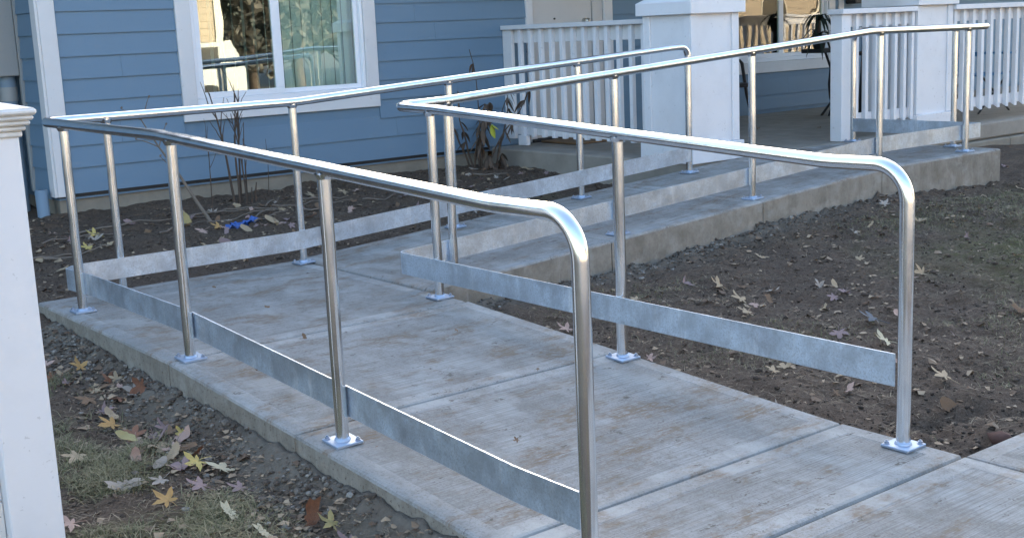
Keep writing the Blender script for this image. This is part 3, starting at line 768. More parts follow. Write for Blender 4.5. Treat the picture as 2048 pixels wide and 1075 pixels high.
def fchair(x, y):
    MB().box((x-.28, y-.22, .60), (x+.28, y+.24, .615), .004).obj('seat', M_BLUEFAB, fc)
    V, Fc = cbox((x-.28, y+.24, .58), (x+.28, y+.255, 1.02), .004); MB().add([(a, b+(c-.58)*.25, c) for a, b, c in V], Fc).obj('backrest', M_BLUEFAB, fc)
    for yy in (-.22, .24):
        MB().tube([(x-.27, y+yy, ZT), (x+.27, y+yy, .62)], .010, 8).obj('leg', M_DARKMETAL, fc)
        MB().tube([(x+.27, y+yy-.01, ZT), (x-.27, y+yy-.01, .62)], .010, 8).obj('leg', M_DARKMETAL, fc)
    for sx in (-.28, .28): MB().box((x+sx-.03, y-.24, .80), (x+sx+.03, y+.26, .82), .004).obj('armrest', M_BLUEFAB, fc)
fchair(11.55, .95)
gr = thing('grill', 'dark covered grill standing behind the right porch railing beside the second column', 'grill', (10.6, 1.2, ZT))
V, Fc = cbox((10.25, .95, ZT), (11.0, 1.45, 1.15), .05); MB().add([(a+(.08 if c > .9 and a < 10.6 else 0), b, c) for a, b, c in V], Fc).obj('cover', M_BLACK, gr)
MB().box((10.22, 1.02, .86), (10.3, 1.4, .90), .01).obj('side_shelf', M_DARKMETAL, gr)

# ------------------------------------------------------------------ shrubs and sticks in the bed
def gz(x, y): return float(ground_z(np.array([x]), np.array([y]))[0])
def twig_pts(p, d, L, r, n=7, wob=.12, grav=0.0):
    P = [Vector(p)]; d = Vector(d).normalized()
    for i in range(n):
        d = (d+Vector((r.gauss(0, wob), r.gauss(0, wob), r.gauss(0, wob)-grav))).normalized(); P.append(P[-1]+d*L/n)
    return P
def taper(P, a, b): return [a+(b-a)*i/(len(P)-1) for i in range(len(P))]
def shrub_bare(parent, stems, seed):
    r = random.Random(seed)
    for (x, y, dx, dy, L, th, nb) in stems:
        z = gz(x, y)-.02; P = twig_pts((x, y, z), (dx*.5, dy, 1), L, r, 9, .03)
        st = MB().tube(P, taper(P, th, th*.35), 7).obj('stem', M_BARK, parent)
        for k in range(nb):
            i = r.randint(4, 8); d = (P[i]-P[i-1]).normalized()+Vector((r.uniform(-.5, .5), r.uniform(-.5, .5), r.uniform(.0, .4)))
            Q = twig_pts(P[i], d, L*r.uniform(.18, .38), r, 5, .1); MB().tube(Q, taper(Q, th*.5, th*.18), 5).obj('twig', M_BARK, st)
sh1 = thing('bare_shrub', 'leafless multi-stemmed shrub growing against the wall under the window', 'shrub', (3.97, 2.28, .05))
shrub_bare(sh1, [(3.97, 2.30, -.06, 0, .86, .011, 5), (4.00, 2.27, .02, 0, .84, .010, 5), (4.03, 2.30, .05, .02, .86, .009, 4), (4.05, 2.25, -.10, 0, .70, .008, 4),
                 (4.08, 2.31, -.02, 0, .62, .007, 3), (4.14, 2.3, .08, .0, .18, .011, 0), (4.10, 2.28, .04, 0, .14, .010, 0)], 5)
sh2 = thing('sapling', 'thin bare sapling left of the leafless shrub', 'shrub', (3.66, 2.0, .05))
shrub_bare(sh2, [(3.66, 2.0, .06, .05, .62, .005, 4)], 8)
sh3 = thing('sapling', 'single thin curved shoot right of the leafless shrub', 'shrub', (4.33, 2.45, .05))
shrub_bare(sh3, [(4.33, 2.45, .12, 0, .46, .0035, 0)], 9)
sp = thing('stick', 'long bare branch leaning in the bed, its tip up towards the corner of the house', 'stick', (3.53, 1.70, 0))
r_ = random.Random(4); z0 = gz(3.53, 1.70)
P = [Vector((3.53, 1.70, z0-.02)), Vector((3.43, 1.78, z0+.20)), Vector((3.35, 1.83, z0+.38)), Vector((3.26, 1.88, z0+.55)), Vector((3.17, 1.92, z0+.74))]
st = MB().tube(P, taper(P, .014, .004), 8).obj('branch', M_TWIG, sp)
for i, d in ((3, (.2, 0, .6)), (3, (-.6, .1, .3)), (4, (-.4, 0, .3)), (4, (.2, 0, .4)), (2, (-.5, 0, .35))):
    Q = twig_pts(P[i], d, .16, r_, 4, .12); MB().tube(Q, taper(Q, .005, .002), 5).obj('twig', M_TWIG, st)
    MB().tube([Q[-1], Q[-1]+Vector((.008, 0, .012))], .006, 6).obj('bud', M_TWIG, st)

# withered shrub by the porch
def leaf_blade(mb, p, d, L, W, r, droop=.5, curl=.3):
    d = Vector(d).normalized(); s = d.cross(Vector((0, 0, 1)))
    if s.length < .1: s = Vector((1, 0, 0))
    s.normalize(); s = (s+Vector((0, 0, r.uniform(-.6, .6)))).normalized(); V = []; K = 5
    for k in range(K):
        f = k/(K-1); wd = W*math.sin(math.pi*min(1, f*.9+.08))**.8
        q = Vector(p)+d*(L*f)-Vector((0, 0, droop*L*f*f)); n = d.cross(s)
        V += [tuple(q-s*wd+n*curl*wd), tuple(q), tuple(q+s*wd+n*curl*wd)]
    Fc = []
    for k in range(K-1): b = k*3; Fc += [[b, b+1, b+4, b+3], [b+1, b+2, b+5, b+4]]
    mb.add(V, Fc, 0, True)
ws = thing('withered_shrub', 'brown withered shrub with drooping dead leaves and one yellow-green leaf, beside the porch slab', 'shrub', (6.33, 2.38, .08))
r_ = random.Random(12)
for k in range(13):
    a = r_.uniform(0, 6.28); x, y = 6.33+.11*math.cos(a), 2.38+.09*math.sin(a); L = r_.uniform(.42, .82) if k < 10 else r_.uniform(.15, .25)
    if k == 0: L = 1.05; x, y = 6.31, 2.38
    P = twig_pts((x, y, gz(x, y)-.03), (.35*math.cos(a)*(k > 0), .35*math.sin(a)*(k > 0), 1), L, r_, 8, .09)
    st = MB().tube(P, taper(P, .010 if k else .007, .003), 6).obj('stem', M_BARK, ws)
    lv = MB()
    for j in range(r_.randint(9, 14) if k else 3):
        i = r_.randint(3, 8); an = r_.uniform(0, 6.28)
        leaf_blade(lv, P[i], (math.cos(an)*.6, math.sin(an)*.6, -r_.uniform(.2, 1.2)), r_.uniform(.06, .13), r_.uniform(.008, .022), r_, .4, r_.uniform(-.9, .9))
    lv.obj('dead_leaf', M_DEAD, st)
lm = MB(); leaf_blade(lm, (6.36, 2.25, .47), (.05, -.25, -1), .115, .034, r_, .05, .35); leaf_blade(lm, (6.36, 2.25, .47), (.3, -.3, -.25), .07, .025, r_, .2, .3); lm.obj('green_leaf', M_LIME, ws)
# sticks lying in the bed
ST = [(2.62, 1.75, .55, .3), (2.35, 1.35, .5, .2), (2.45, 1.28, .42, .05), (3.15, 1.95, .9, -.12), (3.3, 1.7, .5, .5), (3.75, 1.75, .55, .1), (3.85, 1.9, .5, -.5), (4.0, 1.8, .45, .7),
      (4.3, 1.9, .5, .25), (4.45, 1.75, .45, .05), (4.55, 2.0, .4, -.3), (3.9, 1.6, .35, .35), (3.6, 1.95, .5, -.2), (4.15, 2.05, .4, .9), (4.9, 1.75, .3, .1), (6.15, 2.0, .3, -.9), (2.85, .55, .32, .8), (2.6, .9, .3, .2)]
r_ = random.Random(31)
for i, (x, y, L, a) in enumerate(ST):
    P = []
    for k in range(8):
        f = k/7; aa = a+.5*(f-.5)*r_.choice((-1, 1))*.6; px_ = x+math.cos(a)*L*(f-.5); py_ = y+math.sin(a)*L*(f-.5)+.03*math.sin(f*5+i)
        P.append(Vector((px_, py_, gz(px_, py_)+.006+.02*abs(math.sin(f*3+i)))))
    o = MB().tube(P, taper(P, .0075, .0035), 6).obj('stick', M_TWIG, None, at=(x, y, gz(x, y)))
    tag(o, 'dead grey-brown stick lying in the bed '+('near the corner of the house' if x < 3.0 else 'at the foot of the leafless shrub' if x < 4.2 else 'right of the leafless shrub'), 'stick', 'sticks lying in the planting bed')
# blue plastic scrap
bp = MB()
for (x, y, s) in ((3.62, 1.51, .8), (3.73, 1.55, .75), (3.55, 1.46, .6)):
    n = 6; V = []
    for j in range(4):
        for i in range(n): xx = x+(i/(n-1)-.5)*.16*s; yy = y+(j/3-.5)*.055*s; V.append((xx, yy, gz(xx, yy)+.012+.018*math.sin(i*1.9+j*1.3+x*40)))
    bp.add(V, [[j*n+i, j*n+i+1, (j+1)*n+i+1, (j+1)*n+i] for j in range(3) for i in range(n-1)], 0, False)
tag(bp.obj('plastic_scrap', M_TARP, None, at=(3.64, 1.51, 0)), 'crumpled scrap of bright blue plastic lying in the bed behind the ramp', 'litter')

# ------------------------------------------------------------------ fallen leaves
def isl(t):
    return t.nodes.new('ShaderNodeNewGeometry').outputs['Random Per Island']
def leaf_mat(name, c1, c2):
    m, t, b = mat(name); p = coords(t)
    c = mix(t, ramp(t, noise(t, p, 28, 5, .7), [(.3, 0.0), (.7, 1.0)]), c1, c2)
    c = mix(t, ramp(t, noise(t, p, 70, 3, .7), [(.62, 0.0), (.72, .6)]), c, tuple(x*.35 for x in c1))
    setc(t, b, c, .7, .3); bump(t, b, noise(t, p, 90, 3), .3, .003); return m
LM = dict(tan=leaf_mat('leaf_tan', (.30, .215, .13), (.42, .33, .22)), grey=leaf_mat('leaf_grey', (.29, .25, .21), (.37, .32, .27)),
          orange=leaf_mat('leaf_orange', (.36, .19, .07), (.46, .31, .12)), yellow=leaf_mat('leaf_yellow', (.42, .31, .08), (.50, .41, .17)),
          pale=leaf_mat('leaf_pale', (.44, .38, .24), (.55, .49, .35)), mauve=leaf_mat('leaf_mauve', (.20, .13, .125), (.32, .24, .23)),
          rust=leaf_mat('leaf_rust', (.17, .075, .045), (.27, .14, .085)), brown=leaf_mat('leaf_brown', (.13, .078, .045), (.24, .15, .09)),
          olive=leaf_mat('leaf_olive', (.30, .25, .10), (.42, .35, .17)), slate=leaf_mat('leaf_slate', (.07, .085, .105), (.11, .12, .14)),
          pink=leaf_mat('leaf_pink', (.33, .21, .17), (.45, .33, .27)))
def outline(kind, r):
    P = []
    if kind == 'star':                                      # five-lobed sweetgum-like leaf
        for i in range(5):
            a = math.pi/2+(i-2)*1.08+r.uniform(-.06, .06); l = (.55, .9, 1.0, .9, .55)[i]*r.uniform(.9, 1.08)
            for da, f in ((-.47, .40), (-.32, .62), (-.19, .76), (0, 1.0), (.19, .76), (.32, .62), (.47, .40)): P.append((a+da, l*f))
        P.append((-math.pi/2, .10))
    elif kind == 'oak':
        for i in range(24):
            a = -math.pi/2+2*math.pi*i/24; e = .34/math.sqrt((math.sin(a)*.34)**2+(math.cos(a)*1.0)**2); P.append((a, e*(1.0 if i % 3 else .66)*r.uniform(.92, 1.1)))
    else:
        for i in range(18):
            a = -math.pi/2+2*math.pi*i/18; e = .45/math.sqrt((math.sin(a)*.45)**2+(math.cos(a)*1.0)**2); P.append((a, e*r.uniform(.95, 1.05)))
    P = [(a, l*r.uniform(.9, 1.06)) for a, l in P]
    return [(l*math.cos(a), l*math.sin(a)) for a, l in sorted(P, key=lambda q: q[0])] if kind != 'star' else [(l*math.cos(a), l*math.sin(a)) for a, l in P]
def leaf_mesh(kind, seed, curl):
    r = random.Random(seed); O = outline(kind, r); c1, c2 = r.uniform(-.5, .9)*curl, r.uniform(.3, 1.0)*curl; ph = r.uniform(0, 6)
    def z(x, y): return c1*x*x+c2*y*y*.6+.13*curl*math.sin(x*4+ph)+.09*curl*math.sin(y*5+ph*2)
    V = [(0, 0, z(0, 0)-.02)]+[(x*.5, y*.5, z(x*.5, y*.5)) for x, y in O]+[(x, y, z(x, y)) for x, y in O]; n = len(O)
    Fc = [[0, 1+i, 1+(i+1) % n] for i in range(n)]+[[1+i, 1+n+i, 1+n+(i+1) % n, 1+(i+1) % n] for i in range(n)]
    mb = MB(); mb.add(V, Fc, 0, True)
    if kind != 'oval': mb.tube([(0, -.05, z(0, 0)), (.03, -.45, .06*curl), (.10*r.uniform(-1, 1), -.85, .1)], .018, 4)
    return mb
LEAFMESH = {}
def leaf(kind, colr, x, y, size, rz, variant=0, tilt=(0, 0), lab=None, grp=None, dz=.012, curl=.5):
    key = (kind, colr, variant)
    if key not in LEAFMESH: LEAFMESH[key] = leaf_mesh(kind, variant*13+len(kind)*7+1, curl*(.55+variant*.45)).mesh('fallen_leaf', LM[colr])
    o = link('fallen_leaf', LEAFMESH[key]); zz = float(slab_top(np.array([x]), np.array([y]))[0]); g = gz(x, y)
    o.location = (x, y, (zz if zz > -50 else g)+dz); o.rotation_euler = (Matrix.Rotation(tilt[1], 3, 'Y') @ Matrix.Rotation(tilt[0], 3, 'X') @ Matrix.Rotation(rz, 3, 'Z')).to_euler(); o.scale = (size,)*3
    return tag(o, lab, 'leaf', grp)
LEAVES = [
 ('star', 'tan', 1.32, -1.91, .062, 2.4, 0, (.2, .1), 'pale tan star-shaped leaf on the grass, nearest the white newel post'),
 ('oak', 'grey', 1.35, -2.28, .072, 1.5, 1, (.05, .1), 'grey-brown lobed oak leaf lying flat on the grass'),
 ('star', 'orange', 1.40, -2.52, .052, .3, 2, (.3, -.3), 'tan and orange curled star leaf right of the grey oak leaf'),
 ('star', 'mauve', 1.53, -2.49, .056, 1.0, 1, (.2, .3), 'purple-brown leaf just below the pale yellow star leaf'),
 ('star', 'pale', 1.655, -2.37, .068, -.6, 0, (-.2, .3), 'pale yellow star leaf resting on the gravel at the ramp edge'),
 ('star', 'yellow', 1.61, -2.28, .060, 1.9, 2, (.3, .2), 'bright yellow leaf tucked behind the pale yellow star leaf'),
 ('star', 'orange', 1.56, -1.61, .066, .8, 0, (.1, .3), 'orange-yellow star leaf on the grass beside the concrete spill'),
 ('oval', 'olive', 1.54, -1.80, .046, .6, 1, (.1, .1), 'rounded yellowish leaf just in front of the orange-yellow star leaf'),
 ('star', 'orange', 1.70, -.86, .052, .2, 2, (.4, .2), 'orange leaf farthest along the outer edge of the ramp'),
 ('star', 'rust', 1.77, -1.39, .062, 2.2, 2, (1.0, .4), 'rust-coloured leaf standing upright against the concrete spill'),
 ('star', 'mauve', 1.68, -1.84, .058, .5, 1, (.3, .5), 'mauve leaf by the concrete spill with a yellow leaf beside it'),
 ('star', 'yellow', 1.70, -1.95, .040, 2.0, 2, (.5, .4), 'small yellow leaf fragment beside the mauve leaf'),
 ('star', 'mauve', 1.64, -2.55, .050, .9, 1, (.1, .2), 'dull mauve leaf on gravel right of the pale yellow star leaf'),
 ('oak', 'pale', 1.51, -2.74, .048, .1, 2, (.2, .1), 'long pale straw-coloured leaf on the dark gravel'),
 ('oak', 'pale', 1.53, -2.93, .045, .5, 0, (.2, .3), 'cream leaf with long stalk at the very bottom of the grass'),
 ('oak', 'rust', 1.70, -2.93, .088, .1, 2, (1.25, .2), 'red-brown leaf standing on edge in the gravel'),
 ('star', 'olive', 1.715, -3.02, .052, 1.0, 2, (.4, .3), 'olive curled leaf right of the red-brown standing leaf'),
 ('star', 'mauve', 1.71, -3.13, .055, .4, 1, (.3, .2), 'mauve leaf lowest in the gravel beside the ramp'),
 ('star', 'pink', 1.10, -2.50, .050, 1.7, 2, (.2, .2), 'pinkish dried leaf at the foot of the white newel post'),
 ('star', 'yellow', 2.73, 1.77, .062, 1.2, 2, (.4, .2), 'yellow leaf on the soil behind the corner of the outer handrail'),
 ('star', 'yellow', 2.53, 1.35, .055, .2, 1, (.3, .2), 'yellow leaf on the soil just behind the landing corner'),
 ('star', 'orange', 3.46, 1.48, .060, 1.1, 1, (.3, .2), 'orange leaf beside the blue plastic scrap'),
 ('star', 'pink', 3.34, 1.46, .065, 2.1, 1, (.3, .1), 'pink-brown leaf left of the blue plastic scrap'),
 ('oval', 'olive', 3.40, 1.86, .060, .4, 0, (1.0, .2), 'olive-brown leaf propped against the leaning branch'),
 ('oval', 'tan', 3.56, 1.28, .058, .2, 0, (.1, .1), 'smooth oval tan leaf in front of the blue plastic scrap'),
 ('oval', 'tan', 3.86, 1.50, .060, .5, 0, (.2, .1), 'smooth oval tan leaf right of the blue plastic scrap'),
 ('star', 'tan', 4.55, 2.16, .066, 1.4, 1, (.2, .2), 'tan leaf with upright stalk on bare soil right of the second back post'),
 ('star', 'tan', 4.78, 2.08, .066, 1.7, 0, (.2, .1), 'tan leaf with upright stalk farthest right before the withered shrub'),
 ('star', 'slate', 4.62, -2.87, .080, .8, 1, (.2, .2), 'dark blue-grey leaf on the mud beyond the front end post'),
 ('oval', 'brown', 3.98, -3.66, .055, 1.3, 0, (.9, .2), 'round golden-brown leaf standing in the mud right of the front end post'),
 ('star', 'tan', 4.18, -3.52, .066, .2, 1, (.2, .1), 'large tan leaf lying on the mud right of the front end post'),
 ('star', 'pale', 4.42, -3.08, .070, 1.2, 2, (.3, .2), 'pale curled leaf on the mud left of the front end post'),
 ('star', 'pink', 3.395, -3.72, .052, .4, 2, (.5, .2), 'pinkish-white curled leaf at the edge of the ramp slab below the kick plate'),
 ('star', 'tan', 4.70, -1.86, .066, 1.0, 2, (.5, .3), 'tan leaf standing up on the mud, behind the middle of the inner handrail'),
 ('star', 'tan', 4.54, -2.15, .070, .0, 1, (.3, .2), 'tan leaf on the mud, in front of the leaf that stands up'),
 ('star', 'tan', 4.38, -2.33, .066, 2.0, 0, (.2, .2), 'tan leaf lying flat on the mud near the kick plate'),
]
for (kind, c, x, y, s, rz, vr, tl, lab) in LEAVES: leaf(kind, c, x, y, s*1.1, rz, vr, (tl[0]+.25, tl[1]), lab, None, .022)
r_ = random.Random(77)
CW = dict(brown='dark brown', tan='tan', mauve='purplish brown', grey='greyish', pink='pinkish', rust='rust-red'); KW = dict(star='pointed', oval='oval', oak='lobed')
def scatter(n, boxes, lab, grp, cols, smin=.028, smax=.055, ok=lambda x, y: True):
    k = 0
    while k < n:
        bx = r_.choice(boxes); x = r_.uniform(bx[0], bx[1]); y = r_.uniform(bx[2], bx[3])
        if not ok(x, y): continue
        kd = r_.choice(('star', 'star', 'star', 'oval', 'oak')); cc = r_.choice(cols)
        leaf(kd, cc, x, y, r_.uniform(smin, smax), r_.uniform(0, 6.28), r_.randint(0, 4), (r_.gauss(.3, .35), r_.gauss(0, .35)), CW[cc]+' '+KW[kd]+' '+lab, grp, dz=.014); k += 1
scatter(95, [(2.2, 5.4, .9, 2.2), (3.3, 4.8, 1.2, 2.2), (2.2, 3.6, .5, 1.8), (3.6, 6.6, .35, 1.6)], 'dry leaf among the litter of the planting bed behind the ramp', 'leaf litter in the planting bed', ['brown', 'tan', 'mauve', 'grey', 'tan', 'pink'], .03, .06)
scatter(30, [(5.5, 6.55, 1.2, 2.2), (6.0, 6.6, 1.7, 2.35)], 'leaf on the soil around the withered shrub', 'leaves around the withered shrub', ['brown', 'grey', 'mauve', 'brown', 'tan'])
scatter(62, [(3.5, 6.5, -4.0, -1.4), (3.6, 5.2, -3.4, -1.5), (4.5, 8.8, -2.6, -1.3), (8.5, 10.5, -1.2, .0)], 'leaf lying on the bare muddy lawn right of the ramp', 'leaves on the muddy lawn', ['tan', 'grey', 'mauve', 'brown', 'pink', 'tan'], .03, .06)
scatter(26, [(3.36, 3.5, -3.9, -1.4)], 'leaf caught along the inner edge of the lower ramp', 'leaves along the inner ramp edge', ['brown', 'mauve', 'brown', 'grey'], .024, .045)
scatter(34, [(1.5, 1.78, -3.3, -.3), (1.55, 1.8, -1.5, -.8), (1.45, 1.7, -2.3, -1.8)], 'leaf in the gravel and spilt concrete along the outer ramp edge', 'leaves along the outer ramp edge', ['brown', 'mauve', 'rust', 'pink', 'grey', 'tan'], .035, .066)
scatter(10, [(8.7, 10, 1.0, 2.3), (7.6, 8.3, .9, 1.8)], 'leaf scrap lying on the concrete porch floor', 'leaf scraps on the porch floor', ['brown'], .022, .04)
scatter(9, [(1.98, 3.2, -3.6, -.1)], 'leaf scrap stuck to the ramp concrete', 'leaf scraps on the ramp', ['brown'], .010, .018)

# ------------------------------------------------------------------ grass, straw, clods (nobody could count these)
def join_tris(name, V, Fc, m, kind='stuff', smooth=False, lab=None, cat=None):
    me = bpy.data.meshes.new(name); nF = len(Fc); k = Fc.shape[1]
    me.vertices.add(len(V)); me.vertices.foreach_set('co', V.astype(np.float32).ravel())
    me.loops.add(nF*k); me.loops.foreach_set('vertex_index', Fc.astype(np.int32).ravel())
    me.polygons.add(nF); me.polygons.foreach_set('loop_start', np.arange(0, nF*k, k, dtype=np.int32))
    me.polygons.foreach_set('use_smooth', np.full(nF, smooth)); me.materials.append(m); me.update(); me.validate()
    return tag(link(name, me), lab, cat, None, kind)
def blades(x, y, L, lean, width, r, flat=0.0):
    n = len(x); a = r.uniform(0, 6.28, n); z = ground_z(x, y); dx, dy = np.cos(a), np.sin(a); sx, sy = -dy, dx
    V = np.zeros((n, 7, 3)); t = np.array([0, .4, .75, 1.0])
    for k, f in enumerate(t):
        cx = x+dx*lean*L*(f**1.5); cy = y+dy*lean*L*(f**1.5); cz = z-.004+L*(f-.55*lean*f*f)*(1-flat)+.006*f
        wd = width*(1-.75*f)
        if k < 3:
            V[:, k*2] = np.stack([cx-sx*wd, cy-sy*wd, cz], -1); V[:, k*2+1] = np.stack([cx+sx*wd, cy+sy*wd, cz], -1)
        else: V[:, 6] = np.stack([cx, cy, cz], -1)
    b = np.arange(n)[:, None]*7
    Fq = np.concatenate([b+np.array([0, 1, 3]), b+np.array([0, 3, 2]), b+np.array([2, 3, 5]), b+np.array([2, 5, 4]), b+np.array([4, 5, 6])])
    return V.reshape(-1, 3), Fq
def grass_mat(name, c1, c2, c3):
    m, t, b = mat(name); p = wpos(t)
    c = mix(t, ramp(t, noise(t, p, 9, 4, .6), [(.35, 0.0), (.65, 1.0)]), c1, c2)
    c = mix(t, ramp(t, isl(t), [(.35, 0.0), (.95, 1.0)]), c, c3); setc(t, b, c, .6, .3); return m
M_GRASS = grass_mat('short_grass', (.095, .105, .042), (.155, .148, .075), (.27, .235, .145)); M_STRAW = grass_mat('dead_straw', (.14, .105, .07), (.075, .055, .038), (.30, .24, .165))
def pick(n, box, dens, r):
    x = r.uniform(box[0], box[1], n*3); y = r.uniform(box[2], box[3], n*3); p = dens(x, y); k = r.random(n*3) < p
    return x[k][:n], y[k][:n]
g = np.random.default_rng(5)
offslab = lambda x, y: slab_top(x, y) < -50
d_left = lambda x, y: np.clip(fbm(x, y, .22, 3, 201)*2.2+.42, 0.01, 1)*np.clip((1.66-x)/.16, 0, 1)*offslab(x, y)
x1, y1 = pick(26000, (.85, 1.72, -4.2, -.9), d_left, g)
Va, Fa = blades(x1, y1, g.uniform(.02, .07, len(x1)), g.uniform(.8, 1.7, len(x1)), g.uniform(.0008, .0019, len(x1)), g)
d_right = lambda x, y: np.clip(fbm(x, y, .55, 3, 211)*2.0+.05+.35*np.clip((x-5.2)/1.5, 0, 1), 0, 1)*np.clip((-1.35-y)/.3, 0, 1)*np.clip((x-3.4)/1.2, .1, 1)*offslab(x, y)
x2, y2 = pick(34000, (3.45, 9.5, -4.0, -1.2), d_right, g)
Vb, Fb = blades(x2, y2, g.uniform(.012, .036, len(x2)), g.uniform(.6, 1.4, len(x2)), g.uniform(.0009, .002, len(x2)), g)
join_tris('grass', np.concatenate([Va, Vb]), np.concatenate([Fa, Fb+len(Va)]), M_GRASS, lab='short sparse grass growing in patches on the soil', cat='grass')
dst = lambda x, y: (.25+.75*np.clip(fbm(x, y, .35, 3, 221)*1.8+.4, 0, 1))*offslab(x, y)
x3, y3 = pick(30000, (3.4, 8.6, -4.05, -1.22), dst, g); x4, y4 = pick(11000, (1.9, 6.5, .2, 2.6), dst, g); x5, y5 = pick(14000, (.85, 1.8, -4.2, -.3), dst, g)
xs_, ys_ = np.concatenate([x3, x4, x5]), np.concatenate([y3, y4, y5]); n = len(xs_)
Vs, Fs = blades(xs_, ys_, g.uniform(.015, .07, n), g.uniform(1.0, 1.7, n), g.uniform(.0007, .0022, n), g, .75)
join_tris('dead_grass', Vs, Fs, M_STRAW, lab='dead straw and plant shreds strewn over the damp soil', cat='plant litter')
def fragments(x, y, r):
    n = len(x); z = ground_z(x, y)+.006; L = r.lognormal(-4.55, .45, n).clip(.005, .03); W = L*r.uniform(.25, .8, n); a = r.uniform(0, 6.28, n)
    c, sn = np.cos(a), np.sin(a); P = []
    for u, v, h in ((-1, -.6, 0), (-.2, -1, .5), (1, -.3, 0), (.8, .7, .3), (-.3, 1, .6), (-1, .5, .1)):
        uu = u*L*r.uniform(.7, 1.2, n); vv = v*W*r.uniform(.7, 1.2, n); P.append(np.stack([x+c*uu-sn*vv, y+sn*uu+c*vv, z+h*L*r.uniform(-.3, 1.2, n)], -1))
    b = np.arange(n)[:, None]*6
    return np.stack(P, 1).reshape(-1, 3), np.concatenate([b+np.array([0, 1, 5]), b+np.array([1, 4, 5]), b+np.array([1, 2, 4]), b+np.array([2, 3, 4])])
M_FRAG = grass_mat('leaf_crumbs', (.085, .055, .036), (.14, .092, .06), (.36, .27, .18))
fx1, fy1 = pick(2600, (3.4, 8.8, -4.05, -1.22), lambda x, y: (.3+.7*np.clip(fbm(x, y, .4, 2, 251)+.3, 0, 1))*offslab(x, y), g)
fx2, fy2 = pick(2200, (1.9, 6.6, .16, 2.6), lambda x, y: (.25+.75*np.clip(fbm(x, y, .5, 2, 252)+.4, 0, 1))*offslab(x, y), g)
fx3, fy3 = pick(1900, (.9, 1.82, -4.1, -.2), lambda x, y: (.2+.8*np.exp(-((x-1.68)/.12)**2))*offslab(x, y), g)
Vf, Ff = fragments(np.concatenate([fx1, fx2, fx3]), np.concatenate([fy1, fy2, fy3]), g)
join_tris('leaf_litter', Vf, Ff, M_FRAG, lab='crumbled bits of dead leaf scattered over the soil', cat='leaf litter')
ico = bmesh.new(); bmesh.ops.create_icosphere(ico, subdivisions=1, radius=1.0)
IV = np.array([v.co[:] for v in ico.verts]); ico.verts.index_update(); IF = np.array([[v.index for v in f.verts] for f in ico.faces]); ico.free()
def stones(x, y, s, r, sink=.3):
    n = len(x); k = len(IV); z = ground_z(x, y)
    V = IV[None]*(1+r.normal(0, .17, (n, k, 1)))*s[:, None, None]*np.stack([r.uniform(.8, 1.3, n), r.uniform(.8, 1.3, n), r.uniform(.5, .85, n)], -1)[:, None]
    a = r.uniform(0, 6.28, n); c, sn = np.cos(a)[:, None], np.sin(a)[:, None]
    X = V[..., 0]*c-V[..., 1]*sn; Y = V[..., 0]*sn+V[..., 1]*c
    V = np.stack([X+x[:, None], Y+y[:, None], V[..., 2]+z[:, None]+(s*sink)[:, None]], -1)
    return V.reshape(-1, 3), (IF[None]+(np.arange(n)*k)[:, None, None]).reshape(-1, 3)
def stone_mat(name, stops):
    m, t, b = mat(name); c = ramp(t, isl(t), stops); c = mix(t, ramp(t, noise(t, wpos(t), 60, 4, .7), [(.4, 0.0), (.65, .6)]), c, stops[0][1])
    setc(t, b, c, .9, .3); bump(t, b, noise(t, wpos(t), 150, 3), .5, .003); return m
M_GRAVEL = stone_mat('crushed_stone', [(0, (.055, .042, .033)), (.45, (.12, .10, .082)), (.75, (.19, .17, .145)), (1.0, (.32, .30, .27))])
M_CLOD = stone_mat('soil_clod', [(0, (.032, .024, .018)), (.6, (.075, .055, .042)), (1.0, (.15, .115, .088))])
dg = lambda x, y: np.clip(np.exp(-((1.84-x)/.24)**2)*(.35+fbm(x, y, .25, 2, 231)), 0, 1)*offslab(x, y)
xa, ya = pick(4200, (1.3, 1.835, -4.0, -.25), dg, g)
dg2 = lambda x, y: np.exp(-((EY0-y)/.13)**2)*np.clip((7.2-x)/2, 0, 1)*np.clip((x-3.4)/.5, 0, 1)*offslab(x, y)
xb, yb = pick(1800, (3.4, 7.2, -1.6, -1.19), dg2, g)
xg, yg = np.concatenate([xa, xb]), np.concatenate([ya, yb])
Vg, Fg = stones(xg, yg, g.lognormal(-5.1, .45, len(xg)).clip(.003, .018), g)
join_tris('gravel', Vg, Fg, M_GRAVEL, smooth=False, lab='loose grey gravel and concrete crumbs along the ramp edges', cat='gravel')
xc, yc = pick(4200, (3.35, 8.8, -4.1, -1.2), lambda x, y: (.3+.7*np.clip(fbm(x, y, .3, 2, 241)+.4, 0, 1))*offslab(x, y), g)
xd, yd = pick(2600, (1.9, 6.6, .16, 2.6), lambda x, y: .7*offslab(x, y), g); xe, ye = pick(900, (.9, 1.75, -4, 0), lambda x, y: .8*offslab(x, y), g)
xf, yf = pick(500, (3.4, 4.4, -4.1, -3.4), lambda x, y: .9*offslab(x, y), g)
xc, yc = np.concatenate([xc, xd, xe, xf]), np.concatenate([yc, yd, ye, yf])
Vc, Fcl = stones(xc, yc, g.lognormal(-5.35, .5, len(xc)).clip(.0025, .018), g, .15)
join_tris('soil_clods', Vc, Fcl, M_CLOD, smooth=True, lab='crumbled clods of dark soil over the bed and lawn', cat='soil')
